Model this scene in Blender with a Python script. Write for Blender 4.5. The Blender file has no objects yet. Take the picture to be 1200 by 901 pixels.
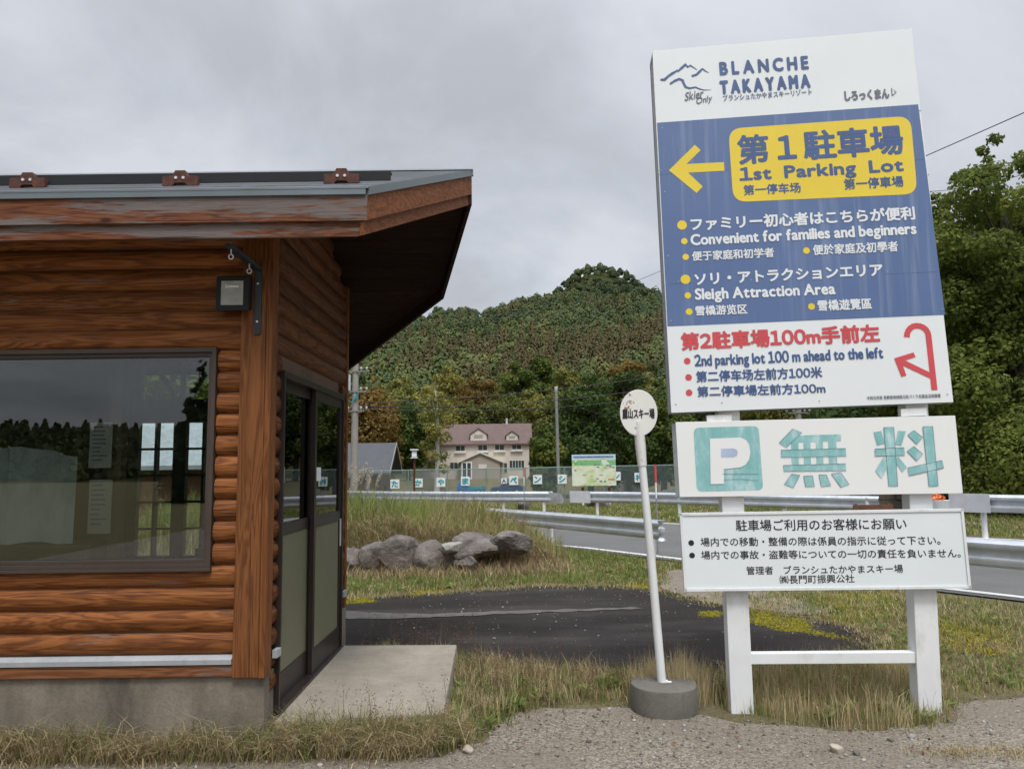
import bpy, bmesh, math, random
import numpy as np
from mathutils import Vector

random.seed(7)
rng = np.random.default_rng(11)
SC = bpy.context.scene
COL = SC.collection
R = math.radians

# ------------------------------------------------------------------ camera
EYE = 1.6; F = 880.0; PITCH = R(6.3); ROLL = R(0.75)
_cp, _sp = math.cos(PITCH), math.sin(PITCH)
_r = np.array([1, 0, 0.]); _f = np.array([0, _cp, _sp]); _u = np.array([0, -_sp, _cp])
_c, _s = math.cos(ROLL), math.sin(ROLL)
CR, CU, CF = _c*_r - _s*_u, _s*_r + _c*_u, _f
cam_d = bpy.data.cameras.new('camera')
cam = bpy.data.objects.new('camera', cam_d); COL.objects.link(cam)
cam_d.sensor_width = 36.0; cam_d.lens = 36.0*F/1200.0; cam_d.sensor_fit = 'HORIZONTAL'
cam_d.clip_start = 0.05; cam_d.clip_end = 5000
from mathutils import Matrix
cam.matrix_world = Matrix(((CR[0], CU[0], -CF[0], 0), (CR[1], CU[1], -CF[1], 0), (CR[2], CU[2], -CF[2], EYE), (0, 0, 0, 1)))
SC.camera = cam

# ------------------------------------------------------------------ sky, sun, exposure
SUN_EL, SUN_AZ = R(60), R(165)          # azimuth clockwise from +Y: behind the camera, a little right
W = bpy.data.worlds.new('World'); SC.world = W; W.use_nodes = True
nt = W.node_tree; N = nt.nodes; L = nt.links
bg = N['Background']; bg.inputs['Strength'].default_value = 0.1
sky = N.new('ShaderNodeTexSky'); sky.sky_type = 'NISHITA'; sky.sun_disc = False
sky.sun_elevation = SUN_EL; sky.sun_rotation = SUN_AZ
tc = N.new('ShaderNodeTexCoord')
sep = N.new('ShaderNodeSeparateXYZ'); L.new(tc.outputs['Generated'], sep.inputs[0])
def wmath(op, a, b=None, c=None):
    n = N.new('ShaderNodeMath'); n.operation = op
    for i, v in enumerate((a, b, c)):
        if v is None: continue
        if isinstance(v, (int, float)): n.inputs[i].default_value = v
        else: L.new(v, n.inputs[i])
    return n.outputs[0]
zz = wmath('ADD', wmath('MAXIMUM', sep.outputs['Z'], 0.0), 0.22)
cx = wmath('DIVIDE', sep.outputs['X'], zz); cy = wmath('DIVIDE', sep.outputs['Y'], zz)
comb = N.new('ShaderNodeCombineXYZ'); L.new(cx, comb.inputs[0]); L.new(cy, comb.inputs[1])
n1 = N.new('ShaderNodeTexNoise'); n1.inputs['Scale'].default_value = 1.25; n1.inputs['Detail'].default_value = 8
n1.inputs['Roughness'].default_value = 0.56; n1.inputs['Distortion'].default_value = 0.35
mp = N.new('ShaderNodeMapping'); mp.inputs['Location'].default_value = (3.1, 0.7, 0); mp.inputs['Scale'].default_value = (-1, 1, 1); L.new(comb.outputs[0], mp.inputs[0]); L.new(mp.outputs[0], n1.inputs['Vector'])
cr = N.new('ShaderNodeValToRGB'); L.new(n1.outputs['Fac'], cr.inputs[0])
cr.color_ramp.elements[0].position = 0.36; cr.color_ramp.elements[0].color = (0.53, 0.55, 0.595, 1)
cr.color_ramp.elements[1].position = 0.60; cr.color_ramp.elements[1].color = (0.735, 0.765, 0.83, 1)
e = cr.color_ramp.elements.new(0.46); e.color = (0.60, 0.63, 0.69, 1)
# the cloud layer is brighter overhead and towards the hidden sun
sd = (math.sin(SUN_AZ)*math.cos(SUN_EL), math.cos(SUN_AZ)*math.cos(SUN_EL), math.sin(SUN_EL))
vm = N.new('ShaderNodeVectorMath'); vm.operation = 'DOT_PRODUCT'; L.new(tc.outputs['Generated'], vm.inputs[0]); vm.inputs[1].default_value = sd
fr_ = wmath('MULTIPLY_ADD', sep.outputs['Y'], 0.9, 0.5)            # sky set dimmer behind the camera to deepen the shade under the eave
fr_ = wmath('MULTIPLY_ADD', wmath('MINIMUM', wmath('MAXIMUM', fr_, 0.0), 1.0), 3.4, 4.5)
fr_ = wmath('MULTIPLY', fr_, wmath('MULTIPLY_ADD', wmath('MAXIMUM', sep.outputs['Z'], 0.0), -0.55, 1.19))
zn = wmath('MULTIPLY', wmath('POWER', wmath('MAXIMUM', sep.outputs['Z'], 0.0), 4.0), 24.0)
glow = wmath('ADD', wmath('ADD', fr_, zn), wmath('MULTIPLY', wmath('POWER', wmath('MAXIMUM', vm.outputs['Value'], 0.0), 6.0), 27.0))
vs = N.new('ShaderNodeVectorMath'); vs.operation = 'SCALE'; L.new(cr.outputs[0], vs.inputs[0]); L.new(glow, vs.inputs['Scale'])
mx = N.new('ShaderNodeMix'); mx.data_type = 'RGBA'; mx.inputs[0].default_value = 0.93
L.new(sky.outputs[0], mx.inputs[6]); L.new(vs.outputs[0], mx.inputs[7]); L.new(mx.outputs[2], bg.inputs['Color'])
sun_d = bpy.data.lights.new('sun', 'SUN'); sun_d.energy = 1.5; sun_d.angle = R(12); sun_d.color = (1, 0.955, 0.89)
sun = bpy.data.objects.new('sun', sun_d); COL.objects.link(sun)
sun.rotation_euler = Vector(sd).to_track_quat('Z', 'Y').to_euler()
vw = SC.view_settings; vw.view_transform = 'Standard'; vw.look = 'None'; vw.exposure = 0.2; vw.gamma = 1.0; vw.use_curve_mapping = False

# ------------------------------------------------------------------ pixel -> place
def ray(x, y): return CF + CR*(x-600)/F + CU*(450.5-y)/F
E0 = np.array([0, 0, EYE])
def PY(x, y, Y): d = ray(x, y); return E0 + d*(Y/d[1])
def PX(x, y, X): d = ray(x, y); return E0 + d*(X/d[0])
def G(x, y, z=0.0): d = ray(x, y); return E0 + d*((z-EYE)/d[2])
def hit(x, y, o, n): d = ray(x, y); return E0 + d*(np.dot(o-E0, n)/np.dot(d, n))

# ------------------------------------------------------------------ object helpers
def wloc(o):
    v = np.zeros(3)
    while o is not None: v = v + np.array(o.location); o = o.parent
    return v
def tag(o, label=None, cat=None, group=None, kind=None):
    if label: o['label'] = label
    if cat: o['category'] = cat
    if group: o['group'] = group
    if kind: o['kind'] = kind
    return o
def thing(name, loc, label, cat, group=None, rz=0):
    o = bpy.data.objects.new(name, None); COL.objects.link(o); o.location = loc; o.rotation_euler = (0, 0, rz)
    o.empty_display_size = 0.2
    return tag(o, label, cat, group)
def finish(o, mat, parent, local, V):
    COL.objects.link(o)
    if mat is not None:
        for m in (mat if isinstance(mat, (list, tuple)) else [mat]): o.data.materials.append(m)
    if parent is not None: o.parent = parent
    return o
def origin_for(V, parent, local):
    if parent is not None: return np.zeros(3) if local else wloc(parent)
    if local: return np.zeros(3)
    return np.array([(V[:, 0].min()+V[:, 0].max())/2, (V[:, 1].min()+V[:, 1].max())/2, V[:, 2].min()])
def np_mesh(name, V, Fc, mat, parent=None, attr=None, smooth=False, local=False, mi=None):
    V = np.asarray(V, float); Fc = np.asarray(Fc, np.int32); k = Fc.shape[1]
    off = origin_for(V, parent, local); V = V - off
    me = bpy.data.meshes.new(name)
    me.vertices.add(len(V)); me.vertices.foreach_set('co', V.astype(np.float32).ravel())
    me.loops.add(Fc.size); me.loops.foreach_set('vertex_index', Fc.ravel())
    me.polygons.add(len(Fc)); me.polygons.foreach_set('loop_start', np.arange(len(Fc), dtype=np.int32)*k)
    if mi is not None: me.polygons.foreach_set('material_index', np.asarray(mi, np.int32))
    me.update(calc_edges=True)
    if attr is not None:
        a = me.attributes.new('tint', 'FLOAT', 'POINT'); a.data.foreach_set('value', np.asarray(attr, np.float32))
    if smooth: me.polygons.foreach_set('use_smooth', np.ones(len(Fc), bool))
    o = bpy.data.objects.new(name, me); finish(o, mat, parent, local, V)
    if parent is None: o.location = off
    return o

class MB:
    def __init__(s): s.v = []; s.f = []; s.m = []
    def add(s, vs, fs, m=0):
        b = len(s.v); s.v += [tuple(map(float, p)) for p in vs]
        s.f += [tuple(b+i for i in f) for f in fs]; s.m += [m]*len(fs); return s
    def box(s, x0, x1, y0, y1, z0, z1, m=0):
        return s.add([(x0,y0,z0),(x1,y0,z0),(x1,y1,z0),(x0,y1,z0),(x0,y0,z1),(x1,y0,z1),(x1,y1,z1),(x0,y1,z1)],
                     [(3,2,1,0),(4,5,6,7),(0,1,5,4),(1,2,6,5),(2,3,7,6),(3,0,4,7)], m)
    def obox(s, o, ex, ey, ez, m=0):      # box from corner o and three edge vectors
        o, ex, ey, ez = map(np.asarray, (o, ex, ey, ez))
        P = [o, o+ex, o+ex+ey, o+ey, o+ez, o+ex+ez, o+ex+ey+ez, o+ey+ez]
        return s.add(P, [(3,2,1,0),(4,5,6,7),(0,1,5,4),(1,2,6,5),(2,3,7,6),(3,0,4,7)], m)
    def prism(s, poly, d, m=0):           # polygon (3-D pts) pushed along d
        n = len(poly); P = [np.asarray(p, float) for p in poly]; d = np.asarray(d, float)
        s.add(P + [p+d for p in P], [tuple(range(n))[::-1], tuple(range(n, 2*n))] + [(i, (i+1) % n, n+(i+1) % n, n+i) for i in range(n)], m)
        return s
    def tube(s, pts, rad, seg=8, m=0, cap=True):
        pts = [np.asarray(p, float) for p in pts]; n = len(pts)
        if not hasattr(rad, '__len__'): rad = [rad]*n
        rings = []; a = None
        for i, p in enumerate(pts):
            t = pts[min(i+1, n-1)] - pts[max(i-1, 0)]; t = t/(np.linalg.norm(t)+1e-9)
            if a is None:
                a = np.cross(t, [0, 0, 1.0]) if abs(t[2]) < .9 else np.cross(t, [1.0, 0, 0])
            a = a - t*np.dot(a, t); a = a/np.linalg.norm(a); b = np.cross(t, a)
            rings.append([p + rad[i]*(math.cos(2*math.pi*k/seg)*a + math.sin(2*math.pi*k/seg)*b) for k in range(seg)])
        vs = [q for r in rings for q in r]; fs = []
        for i in range(n-1):
            for k in range(seg):
                k2 = (k+1) % seg; fs.append((i*seg+k, i*seg+k2, (i+1)*seg+k2, (i+1)*seg+k))
        if cap: fs += [tuple(range(seg))[::-1], tuple((n-1)*seg+k for k in range(seg))]
        return s.add(vs, fs, m)
    def build(s, name, mat, parent=None, local=False, smooth=False, bevel=0):
        V = np.array(s.v, float); off = origin_for(V, parent, local); V = V - off
        me = bpy.data.meshes.new(name); me.from_pydata(V.tolist(), [], s.f)
        me.polygons.foreach_set('material_index', s.m)
        if bevel or smooth == 'fix':
            bm = bmesh.new(); bm.from_mesh(me)
            bmesh.ops.recalc_face_normals(bm, faces=bm.faces)
            if bevel:
                ed = [e for e in bm.edges if len(e.link_faces) == 2 and e.calc_face_angle(0) > 0.5]
                bmesh.ops.bevel(bm, geom=ed, offset=bevel, segments=2, affect='EDGES', profile=0.6, clamp_overlap=True)
            bm.to_mesh(me); bm.free()
        if smooth:
            me.polygons.foreach_set('use_smooth', [True]*len(me.polygons))
            me.update()
            try: me.set_sharp_from_angle(angle=R(40))
            except Exception: pass
        o = bpy.data.objects.new(name, me); finish(o, mat, parent, local, V)
        if parent is None: o.location = off
        return o

# ------------------------------------------------------------------ materials
class NT:
    def __init__(s, name):
        s.m = bpy.data.materials.new(name); s.m.use_nodes = True; s.t = s.m.node_tree; s.b = s.t.nodes['Principled BSDF']
        s.b.inputs['Roughness'].default_value = 0.7
        s.out = s.t.nodes['Material Output']; s._obj = None
    def n(s, ty, **kw):
        x = s.t.nodes.new(ty)
        for k, v in kw.items(): setattr(x, k, v)
        return x
    def set(s, inp, v):
        if hasattr(v, 'is_output') or isinstance(v, bpy.types.NodeSocket): s.t.links.new(v, inp)
        else: inp.default_value = v
    def coord(s, scale=(1, 1, 1), kind='Object', loc=(0, 0, 0)):
        tcn = s.n('ShaderNodeTexCoord'); mpn = s.n('ShaderNodeMapping'); mpn.inputs['Scale'].default_value = scale; mpn.inputs['Location'].default_value = loc
        s.t.links.new(tcn.outputs[kind], mpn.inputs[0]); return mpn.outputs[0]
    def world(s, scale=(1, 1, 1), loc=(0, 0, 0)):
        g = s.n('ShaderNodeNewGeometry'); mpn = s.n('ShaderNodeMapping'); mpn.inputs['Scale'].default_value = scale; mpn.inputs['Location'].default_value = loc
        s.t.links.new(g.outputs['Position'], mpn.inputs[0]); return mpn.outputs[0]
    def noise(s, vec, scale, detail=4, rough=0.55, dist=0.0):
        x = s.n('ShaderNodeTexNoise'); s.t.links.new(vec, x.inputs['Vector']); x.inputs['Scale'].default_value = scale
        x.inputs['Detail'].default_value = detail; x.inputs['Roughness'].default_value = rough; x.inputs['Distortion'].default_value = dist
        return x.outputs['Fac']
    def ramp(s, fac, stops, interp='LINEAR'):
        x = s.n('ShaderNodeValToRGB'); x.color_ramp.interpolation = interp; s.t.links.new(fac, x.inputs[0]); el = x.color_ramp.elements
        for i, (p, c) in enumerate(stops):
            q = el[i] if i < 2 else el.new(p)
            q.position = p; q.color = (*c, 1) if len(c) == 3 else c
        return x.outputs[0]
    def mix(s, fac, a, b, mode='MIX'):
        x = s.n('ShaderNodeMix', data_type='RGBA', blend_type=mode)
        for inp, v in ((x.inputs[0], fac), (x.inputs[6], a), (x.inputs[7], b)):
            if isinstance(v, tuple) and len(v) == 3: v = (*v, 1)
            s.set(inp, v)
        return x.outputs[2]
    def math(s, op, a, b=0.0):
        x = s.n('ShaderNodeMath', operation=op); s.set(x.inputs[0], a); s.set(x.inputs[1], b); return x.outputs[0]
    def island(s): return s.n('ShaderNodeNewGeometry').outputs['Random Per Island']
    def attr(s, nm):
        x = s.n('ShaderNodeAttribute'); x.attribute_name = nm; return x.outputs['Fac']
    def bump(s, h, strength=0.3, dist=0.01):
        x = s.n('ShaderNodeBump'); x.inputs['Strength'].default_value = strength; x.inputs['Distance'].default_value = dist
        s.t.links.new(h, x.inputs['Height']); s.t.links.new(x.outputs[0], s.b.inputs['Normal'])
    def col(s, c): s.set(s.b.inputs['Base Color'], (*c, 1) if isinstance(c, tuple) and len(c) == 3 else c)
    def rough(s, v): s.set(s.b.inputs['Roughness'], v)
    def metal(s, v): s.b.inputs['Metallic'].default_value = v

def plain(name, c, rough=0.6, var=0.12, scale=6, metal=0.0, bump=0.0, dirt=None):
    m = NT(name); v = m.world(); f = m.noise(v, scale, 5)
    lo = tuple(x*(1-var) for x in c); hi = tuple(min(1, x*(1+var)) for x in c)
    cc = m.ramp(f, [(0.3, lo), (0.7, hi)])
    if dirt:
        d = m.noise(m.world((1, 1, .35)), scale*2.3, 6, .65)
        cc = m.mix(m.ramp(d, [(.55, (0, 0, 0)), (.75, (.55, .55, .55))]), cc, dirt)
    m.col(cc); m.rough(rough); m.metal(metal)
    if bump: m.bump(m.noise(v, scale*8, 5), bump, 0.01)
    return m.m

def wood(name, along, base, dark, light, weather=0.25, grey=(0.16, 0.14, 0.125), rough=0.62):
    m = NT(name)
    sc = {'x': (2.1, 27, 27), 'y': (27, 2.1, 27), 'z': (27, 27, 2.1)}[along]
    isl = m.island()
    off = m.n('ShaderNodeVectorMath', operation='SCALE'); cmb = m.n('ShaderNodeCombineXYZ')
    for i in range(3): m.t.links.new(isl, cmb.inputs[i])
    m.t.links.new(cmb.outputs[0], off.inputs[0]); off.inputs['Scale'].default_value = 37.0
    def shifted(v):
        a = m.n('ShaderNodeVectorMath', operation='ADD'); m.t.links.new(v, a.inputs[0]); m.t.links.new(off.outputs[0], a.inputs[1]); return a.outputs[0]
    v = shifted(m.world(sc)); v1 = shifted(m.world(tuple(x*.42 for x in sc)))
    g = m.noise(v1, 1.0, 3, .5, 1.2)
    wv = m.math('MULTIPLY', m.math('SINE', m.math('MULTIPLY', g, 46.0)), 0.5)
    wv = m.math('ADD', wv, 0.5)
    fine = m.noise(v, 2.6, 6, .7)
    f = m.math('ADD', m.math('MULTIPLY', wv, 0.34), m.math('MULTIPLY', fine, 0.66))
    c = m.ramp(f, [(0.21, dark), (0.47, base), (0.74, light)])
    hs = m.n('ShaderNodeHueSaturation'); m.t.links.new(c, hs.inputs['Color']); m.t.links.new(m.math('MULTIPLY_ADD', isl, 0.0) if False else m.math('ADD', m.math('MULTIPLY', isl, 0.45), 0.78), hs.inputs['Value'])
    c = hs.outputs[0]
    # peeled, greyed patches
    wp = m.noise(shifted(m.world(tuple(x*.35 for x in sc), (5, 2, 1))), 1.6, 7, .68)
    th = 0.72 - weather*0.5
    wm = m.ramp(wp, [(th, (0, 0, 0)), (min(.98, th+.06), (.85, .85, .85))])
    c = m.mix(wm, c, m.mix(fine, tuple(x*.6 for x in grey), tuple(x*1.5 for x in grey)))
    # drying cracks and small knots
    ck = m.noise(shifted(m.world(tuple(x*(.16 if x < 3 else 1.5) for x in sc), (1, 7, 3))), 2.2, 3, .5)
    c = m.mix(m.ramp(ck, [(.655, (0, 0, 0)), (.675, (.8, .8, .8))]), c, tuple(x*.35 for x in dark))
    vk = m.n('ShaderNodeTexVoronoi'); m.t.links.new(shifted(m.world(tuple(x*.095 if x > 3 else x*.55 for x in sc))), vk.inputs['Vector']); vk.inputs['Scale'].default_value = 1.5
    c = m.mix(m.ramp(vk.outputs['Distance'], [(.035, (.85, .85, .85)), (.075, (0, 0, 0))]), c, tuple(x*.45 for x in dark))
    m.col(c); m.rough(rough); m.b.inputs['Specular IOR Level'].default_value = 0.22
    m.bump(m.math('SUBTRACT', m.math('ADD', f, m.math('MULTIPLY', fine, .6)), 0.0), 0.45, 0.004)
    return m.m

def leafmat(name, stops, trans=0.28, spread=0.35, nscale=0.5):
    m = NT(name)
    f = m.math('ADD', m.math('MULTIPLY', m.island(), spread), m.math('MULTIPLY', m.attr('tint'), 1-spread))
    c = m.ramp(f, stops); m.col(c); m.rough(0.75); m.b.inputs['Specular IOR Level'].default_value = 0.15
    tr = m.n('ShaderNodeBsdfTranslucent'); m.t.links.new(c, tr.inputs[0])
    ms = m.n('ShaderNodeMixShader'); ms.inputs[0].default_value = trans
    m.t.links.new(m.b.outputs[0], ms.inputs[1]); m.t.links.new(tr.outputs[0], ms.inputs[2]); m.t.links.new(ms.outputs[0], m.out.inputs[0])
    return m.m

def glassmat(name, tint=(0.86, 0.9, 0.88), refl=0.08):
    m = NT(name); t = m.t
    fr = m.n('ShaderNodeFresnel'); fr.inputs['IOR'].default_value = 1.52
    tr = m.n('ShaderNodeBsdfTransparent'); tr.inputs[0].default_value = (*tint, 1)
    gl = m.n('ShaderNodeBsdfGlossy'); gl.inputs['Roughness'].default_value = 0.0
    ms = m.n('ShaderNodeMixShader'); f = m.math('ADD', fr.outputs[0], refl)
    t.links.new(f, ms.inputs[0]); t.links.new(tr.outputs[0], ms.inputs[1]); t.links.new(gl.outputs[0], ms.inputs[2]); t.links.new(ms.outputs[0], m.out.inputs[0])
    return m.m

M = {}
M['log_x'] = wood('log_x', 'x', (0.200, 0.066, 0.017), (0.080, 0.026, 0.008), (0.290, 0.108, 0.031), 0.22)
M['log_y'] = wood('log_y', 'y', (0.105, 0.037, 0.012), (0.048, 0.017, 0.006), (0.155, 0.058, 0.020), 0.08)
M['board_z'] = wood('board_z', 'z', (0.180, 0.064, 0.019), (0.10, 0.034, 0.011), (0.24, 0.094, 0.030), 0.06)
M['board_x'] = wood('board_x', 'x', (0.14, 0.046, 0.019), (0.06, 0.019, 0.009), (0.18, 0.070, 0.031), 0.47, (0.15, 0.135, 0.13))
M['base_x'] = wood('base_x', 'x', (0.20, 0.074, 0.028), (0.12, 0.044, 0.017), (0.26, 0.11, 0.048), 0.3)
M['rake'] = wood('rake', 'y', (0.165, 0.058, 0.022), (0.10, 0.034, 0.013), (0.22, 0.085, 0.034), 0.14, (0.2, 0.15, 0.12))
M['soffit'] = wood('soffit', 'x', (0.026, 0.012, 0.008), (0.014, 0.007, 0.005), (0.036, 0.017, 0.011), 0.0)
M['inside'] = plain('inside', (0.13, 0.08, 0.05), 0.8, .25, 2)
M['roofmetal'] = plain('roofmetal', (0.20, 0.215, 0.225), 0.38, .12, 3, 0.5, dirt=(0.12, 0.10, 0.09))
M['drip'] = plain('drip', (0.17, 0.20, 0.21), 0.4, .1, 3, 0.35)
M['rust'] = plain('rust', (0.085, 0.028, 0.017), 0.8, .45, 22, 0, .3)
M['black'] = plain('black', (0.008, 0.008, 0.009), 0.75, .2, 8)
M['darkmetal'] = plain('darkmetal', (0.035, 0.04, 0.045), 0.45, .15, 8, .3)
M['winframe'] = plain('winframe', (0.075, 0.056, 0.045), 0.42, .12, 5, .3)
M['doorframe'] = plain('doorframe', (0.035, 0.025, 0.021), 0.4, .15, 5, .3)
M['doorgreen'] = plain('doorgreen', (0.150, 0.148, 0.092), 0.55, .07, 3, 0, 0, dirt=(0.15, 0.155, 0.105))
M['glass'] = glassmat('glass', (0.86, 0.9, 0.88), 0.075)
M['doorglass'] = glassmat('doorglass', (0.84, 0.88, 0.86), 0.08)
M['zinc'] = plain('zinc', (0.55, 0.58, 0.61), 0.4, .13, 4, .55, dirt=(0.40, 0.40, 0.40))
M['zincdull'] = plain('zincdull', (0.62, 0.64, 0.66), 0.5, .1, 4, .2, dirt=(0.4, 0.38, 0.35))
M['flash'] = plain('flash', (0.40, 0.42, 0.43), 0.5, .12, 5, .2, dirt=(.25, .23, .2))
M['whitepaint'] = plain('whitepaint', (0.75, 0.76, 0.75), 0.45, .05, 4, 0, 0, dirt=(0.46, 0.44, 0.39))
M['signwhite'] = plain('signwhite', (0.79, 0.82, 0.81), 0.38, .025, 2)
M['board2'] = plain('board2', (0.82, 0.82, 0.79), 0.4, .02, 2)
M['board3'] = plain('board3', (0.75, 0.79, 0.79), 0.36, .03, 2)
M['signgrey'] = plain('signgrey', (0.33, 0.34, 0.35), 0.6, .15, 5, 0, 0, dirt=(.2, .19, .18))
M['navy'] = plain('navy', (0.06, 0.11, 0.26), 0.5, .1, 5)
M['yellow'] = plain('yellow', (0.80, 0.60, 0.045), 0.45, .05, 2.5)
M['red'] = plain('red', (0.62, 0.075, 0.085), 0.5, .06, 4)
M['textwhite'] = plain('textwhite', (0.78, 0.80, 0.80), 0.5, .03, 4)
M['ink'] = plain('ink', (0.02, 0.02, 0.025), 0.5, .2, 9)
M['greyink'] = plain('greyink', (0.15, 0.17, 0.22), 0.5, .2, 9)
M['tealink'] = plain('tealink', (0.02, 0.30, 0.32), 0.5, .1, 9)
M['lilac'] = plain('lilac', (0.42, 0.50, 0.66), 0.5, .08, 9)
M['orange'] = plain('orange', (0.75, 0.2, 0.05), 0.5, .1, 9)
M['brown'] = plain('brown', (0.12, 0.05, 0.025), 0.7, .2, 5)
M['paper'] = plain('paper', (0.40, 0.39, 0.34), 0.8, .06, 9)
M['pole'] = plain('pole', (0.30, 0.28, 0.25), 0.85, .12, 2, 0, .1)
M['greypole'] = plain('greypole', (0.22, 0.22, 0.21), 0.8, .12, 3)
M['insul'] = plain('insul', (0.4, 0.4, 0.39), .4, .05, 9)
M['wire'] = plain('wire', (0.02, 0.02, 0.022), 0.6, .1, 2)
M['bark'] = plain('bark', (0.085, 0.065, 0.05), 0.9, .35, 5, 0, .4)
M['birch'] = plain('birch', (0.50, 0.49, 0.45), 0.8, .25, 6)
M['fencepost'] = plain('fencepost', (0.20, 0.29, 0.27), 0.6, .1, 5)
M['stem'] = plain('stem', (0.20, 0.13, 0.075), 0.9, .3, 5)

# blue vinyl with pale vertical run-off streaks
m = NT('bluevinyl'); f = m.noise(m.world((14, 1, .55)), 1.3, 6, .62); g2 = m.noise(m.world(), 2.2, 4)
c = m.ramp(g2, [(.3, (0.092, 0.150, 0.305)), (.7, (0.112, 0.174, 0.335))])
c = m.mix(m.ramp(f, [(.53, (0, 0, 0)), (.74, (.5, .5, .5))]), c, (0.27, 0.34, 0.46)); m.col(c); m.rough(.45); M['blue'] = m.m
# rough tape
m = NT('tealtape'); f = m.noise(m.world((7, 7, 3)), 2.0, 7, .6, .15)
m.col(m.ramp(f, [(.30, (0.19, 0.45, 0.44)), (.52, (0.29, 0.54, 0.53)), (.68, (0.52, 0.68, 0.69))])); m.rough(.35); m.bump(m.noise(m.world(), 30, 5), .5, .004); M['tape'] = m.m
# concrete
def concrete(name, c, stain, edge=(0.5, .7)):
    m = NT(name); v = m.world()
    f = m.noise(v, 3.0, 8, .65); f2 = m.noise(v, 60, 4, .6); f3 = m.noise(m.world((1, 1, .4), (3, 1, 2)), 2.2, 7, .68)
    cc = m.ramp(f, [(.3, tuple(x*.72 for x in c)), (.7, tuple(x*1.18 for x in c))])
    cc = m.mix(m.ramp(f3, [(edge[0], (0, 0, 0)), (edge[1], (.8, .8, .8))]), cc, stain)
    cc = m.mix(m.ramp(f2, [(.3, (.35, .35, .35)), (.6, (0, 0, 0))]), cc, tuple(x*.5 for x in c)); m.col(cc); m.rough(.92)
    m.bump(m.math('ADD', f2, m.math('MULTIPLY', f, 2.0)), .5, .006); return m.m
M['concrete'] = concrete('concrete', (0.235, 0.20, 0.152), (0.06, 0.054, 0.043), (.44, .64))
M['slab'] = concrete('slab', (0.335, 0.295, 0.235), (0.22, 0.18, 0.135), (.55, .75))
M['basecon'] = concrete('basecon', (0.15, 0.142, 0.118), (0.055, 0.056, 0.045), (.43, .6))
# ground covers
m = NT('soil'); v = m.world(); a = m.noise(v, .35, 7, .6); b = m.noise(v, 5, 7, .7); d = m.noise(v, 45, 4, .6)
c = m.ramp(a, [(.32, (0.105, 0.095, 0.05)), (.5, (0.15, 0.13, 0.065)), (.68, (0.085, 0.10, 0.035))])
c = m.mix(m.ramp(b, [(.42, (0, 0, 0)), (.66, (.8, .8, .8))]), c, (0.21, 0.175, 0.10)); c = m.mix(m.ramp(d, [(.3, (.6, .6, .6)), (.6, (0, 0, 0))]), c, (0.05, 0.045, 0.03))
m.col(c); m.rough(.95); m.bump(m.math('ADD', b, d), .7, .03); m.b.inputs['Specular IOR Level'].default_value = 0.05; M['soil'] = m.m
m = NT('gravel'); v = m.world()
vo = m.n('ShaderNodeTexVoronoi'); m.t.links.new(v, vo.inputs['Vector']); vo.inputs['Scale'].default_value = 95
vo2 = m.n('ShaderNodeTexVoronoi'); m.t.links.new(v, vo2.inputs['Vector']); vo2.inputs['Scale'].default_value = 230
sp = m.n('ShaderNodeSeparateColor'); m.t.links.new(vo.outputs['Color'], sp.inputs[0])
c = m.ramp(sp.outputs[0], [(0, (0.118, 0.101, 0.080)), (.5, (0.214, 0.184, 0.144)), (1, (0.36, 0.32, 0.26))])
big = m.noise(v, .9, 6, .62); c = m.mix(m.ramp(big, [(.4, (0, 0, 0)), (.62, (.75, .75, .75))]), c, m.ramp(m.noise(v, 80, 4, .7), [(.3, (0.125, 0.106, 0.082)), (.7, (0.25, 0.218, 0.170))]))
m.col(c); m.rough(.93); m.bump(m.math('SUBTRACT', m.math('MULTIPLY', vo.outputs['Distance'], -1.0), m.math('MULTIPLY', vo2.outputs['Distance'], .5)), .6, .009); m.b.inputs['Specular IOR Level'].default_value = 0.08; M['gravel'] = m.m
m = NT('old_asphalt'); v = m.world(); a = m.noise(m.world((.45, 1.2, 1)), .9, 7, .62); d = m.noise(v, 90, 4, .7); b = m.noise(v, 5, 6, .7)
c = m.ramp(a, [(.33, (0.022, 0.019, 0.0175)), (.52, (0.036, 0.032, 0.030)), (.72, (0.075, 0.067, 0.06))])
c = m.mix(m.ramp(d, [(.62, (0, 0, 0)), (.72, (.5, .5, .5))]), c, (0.10, 0.094, 0.088)); c = m.mix(m.ramp(b, [(.62, (0, 0, 0)), (.72, (.55, .55, .55))]), c, (0.08, 0.07, 0.06))
m.col(c); m.rough(.9); m.bump(m.math('ADD', d, m.math('MULTIPLY', b, .7)), .6, .012); m.b.inputs['Specular IOR Level'].default_value = 0.08; M['pad'] = m.m
m = NT('road_asphalt'); v = m.world(); a = m.noise(v, .6, 6, .6); d = m.noise(v, 70, 4, .6)
c = m.ramp(a, [(.3, (0.105, 0.103, 0.098)), (.7, (0.155, 0.150, 0.142))]); c = m.mix(m.ramp(d, [(.35, (.5, .5, .5)), (.6, (0, 0, 0))]), c, (0.07, 0.07, 0.068))
m.col(c); m.rough(.92); m.bump(d, .3, .006); M['road'] = m.m
M['roadpaint'] = plain('roadpaint', (0.62, 0.62, 0.60), .7, .12, 8, 0, 0, dirt=(.3, .29, .28))
M['sand'] = plain('sand', (0.105, 0.097, 0.085), .95, .25, 6, 0, .3)
m = NT('boulder'); v = m.world(); f = m.noise(v, 3, 8, .68, .6); g2 = m.noise(v, 9, 6, .7); l = m.noise(v, 5.5, 6, .72)
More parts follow.
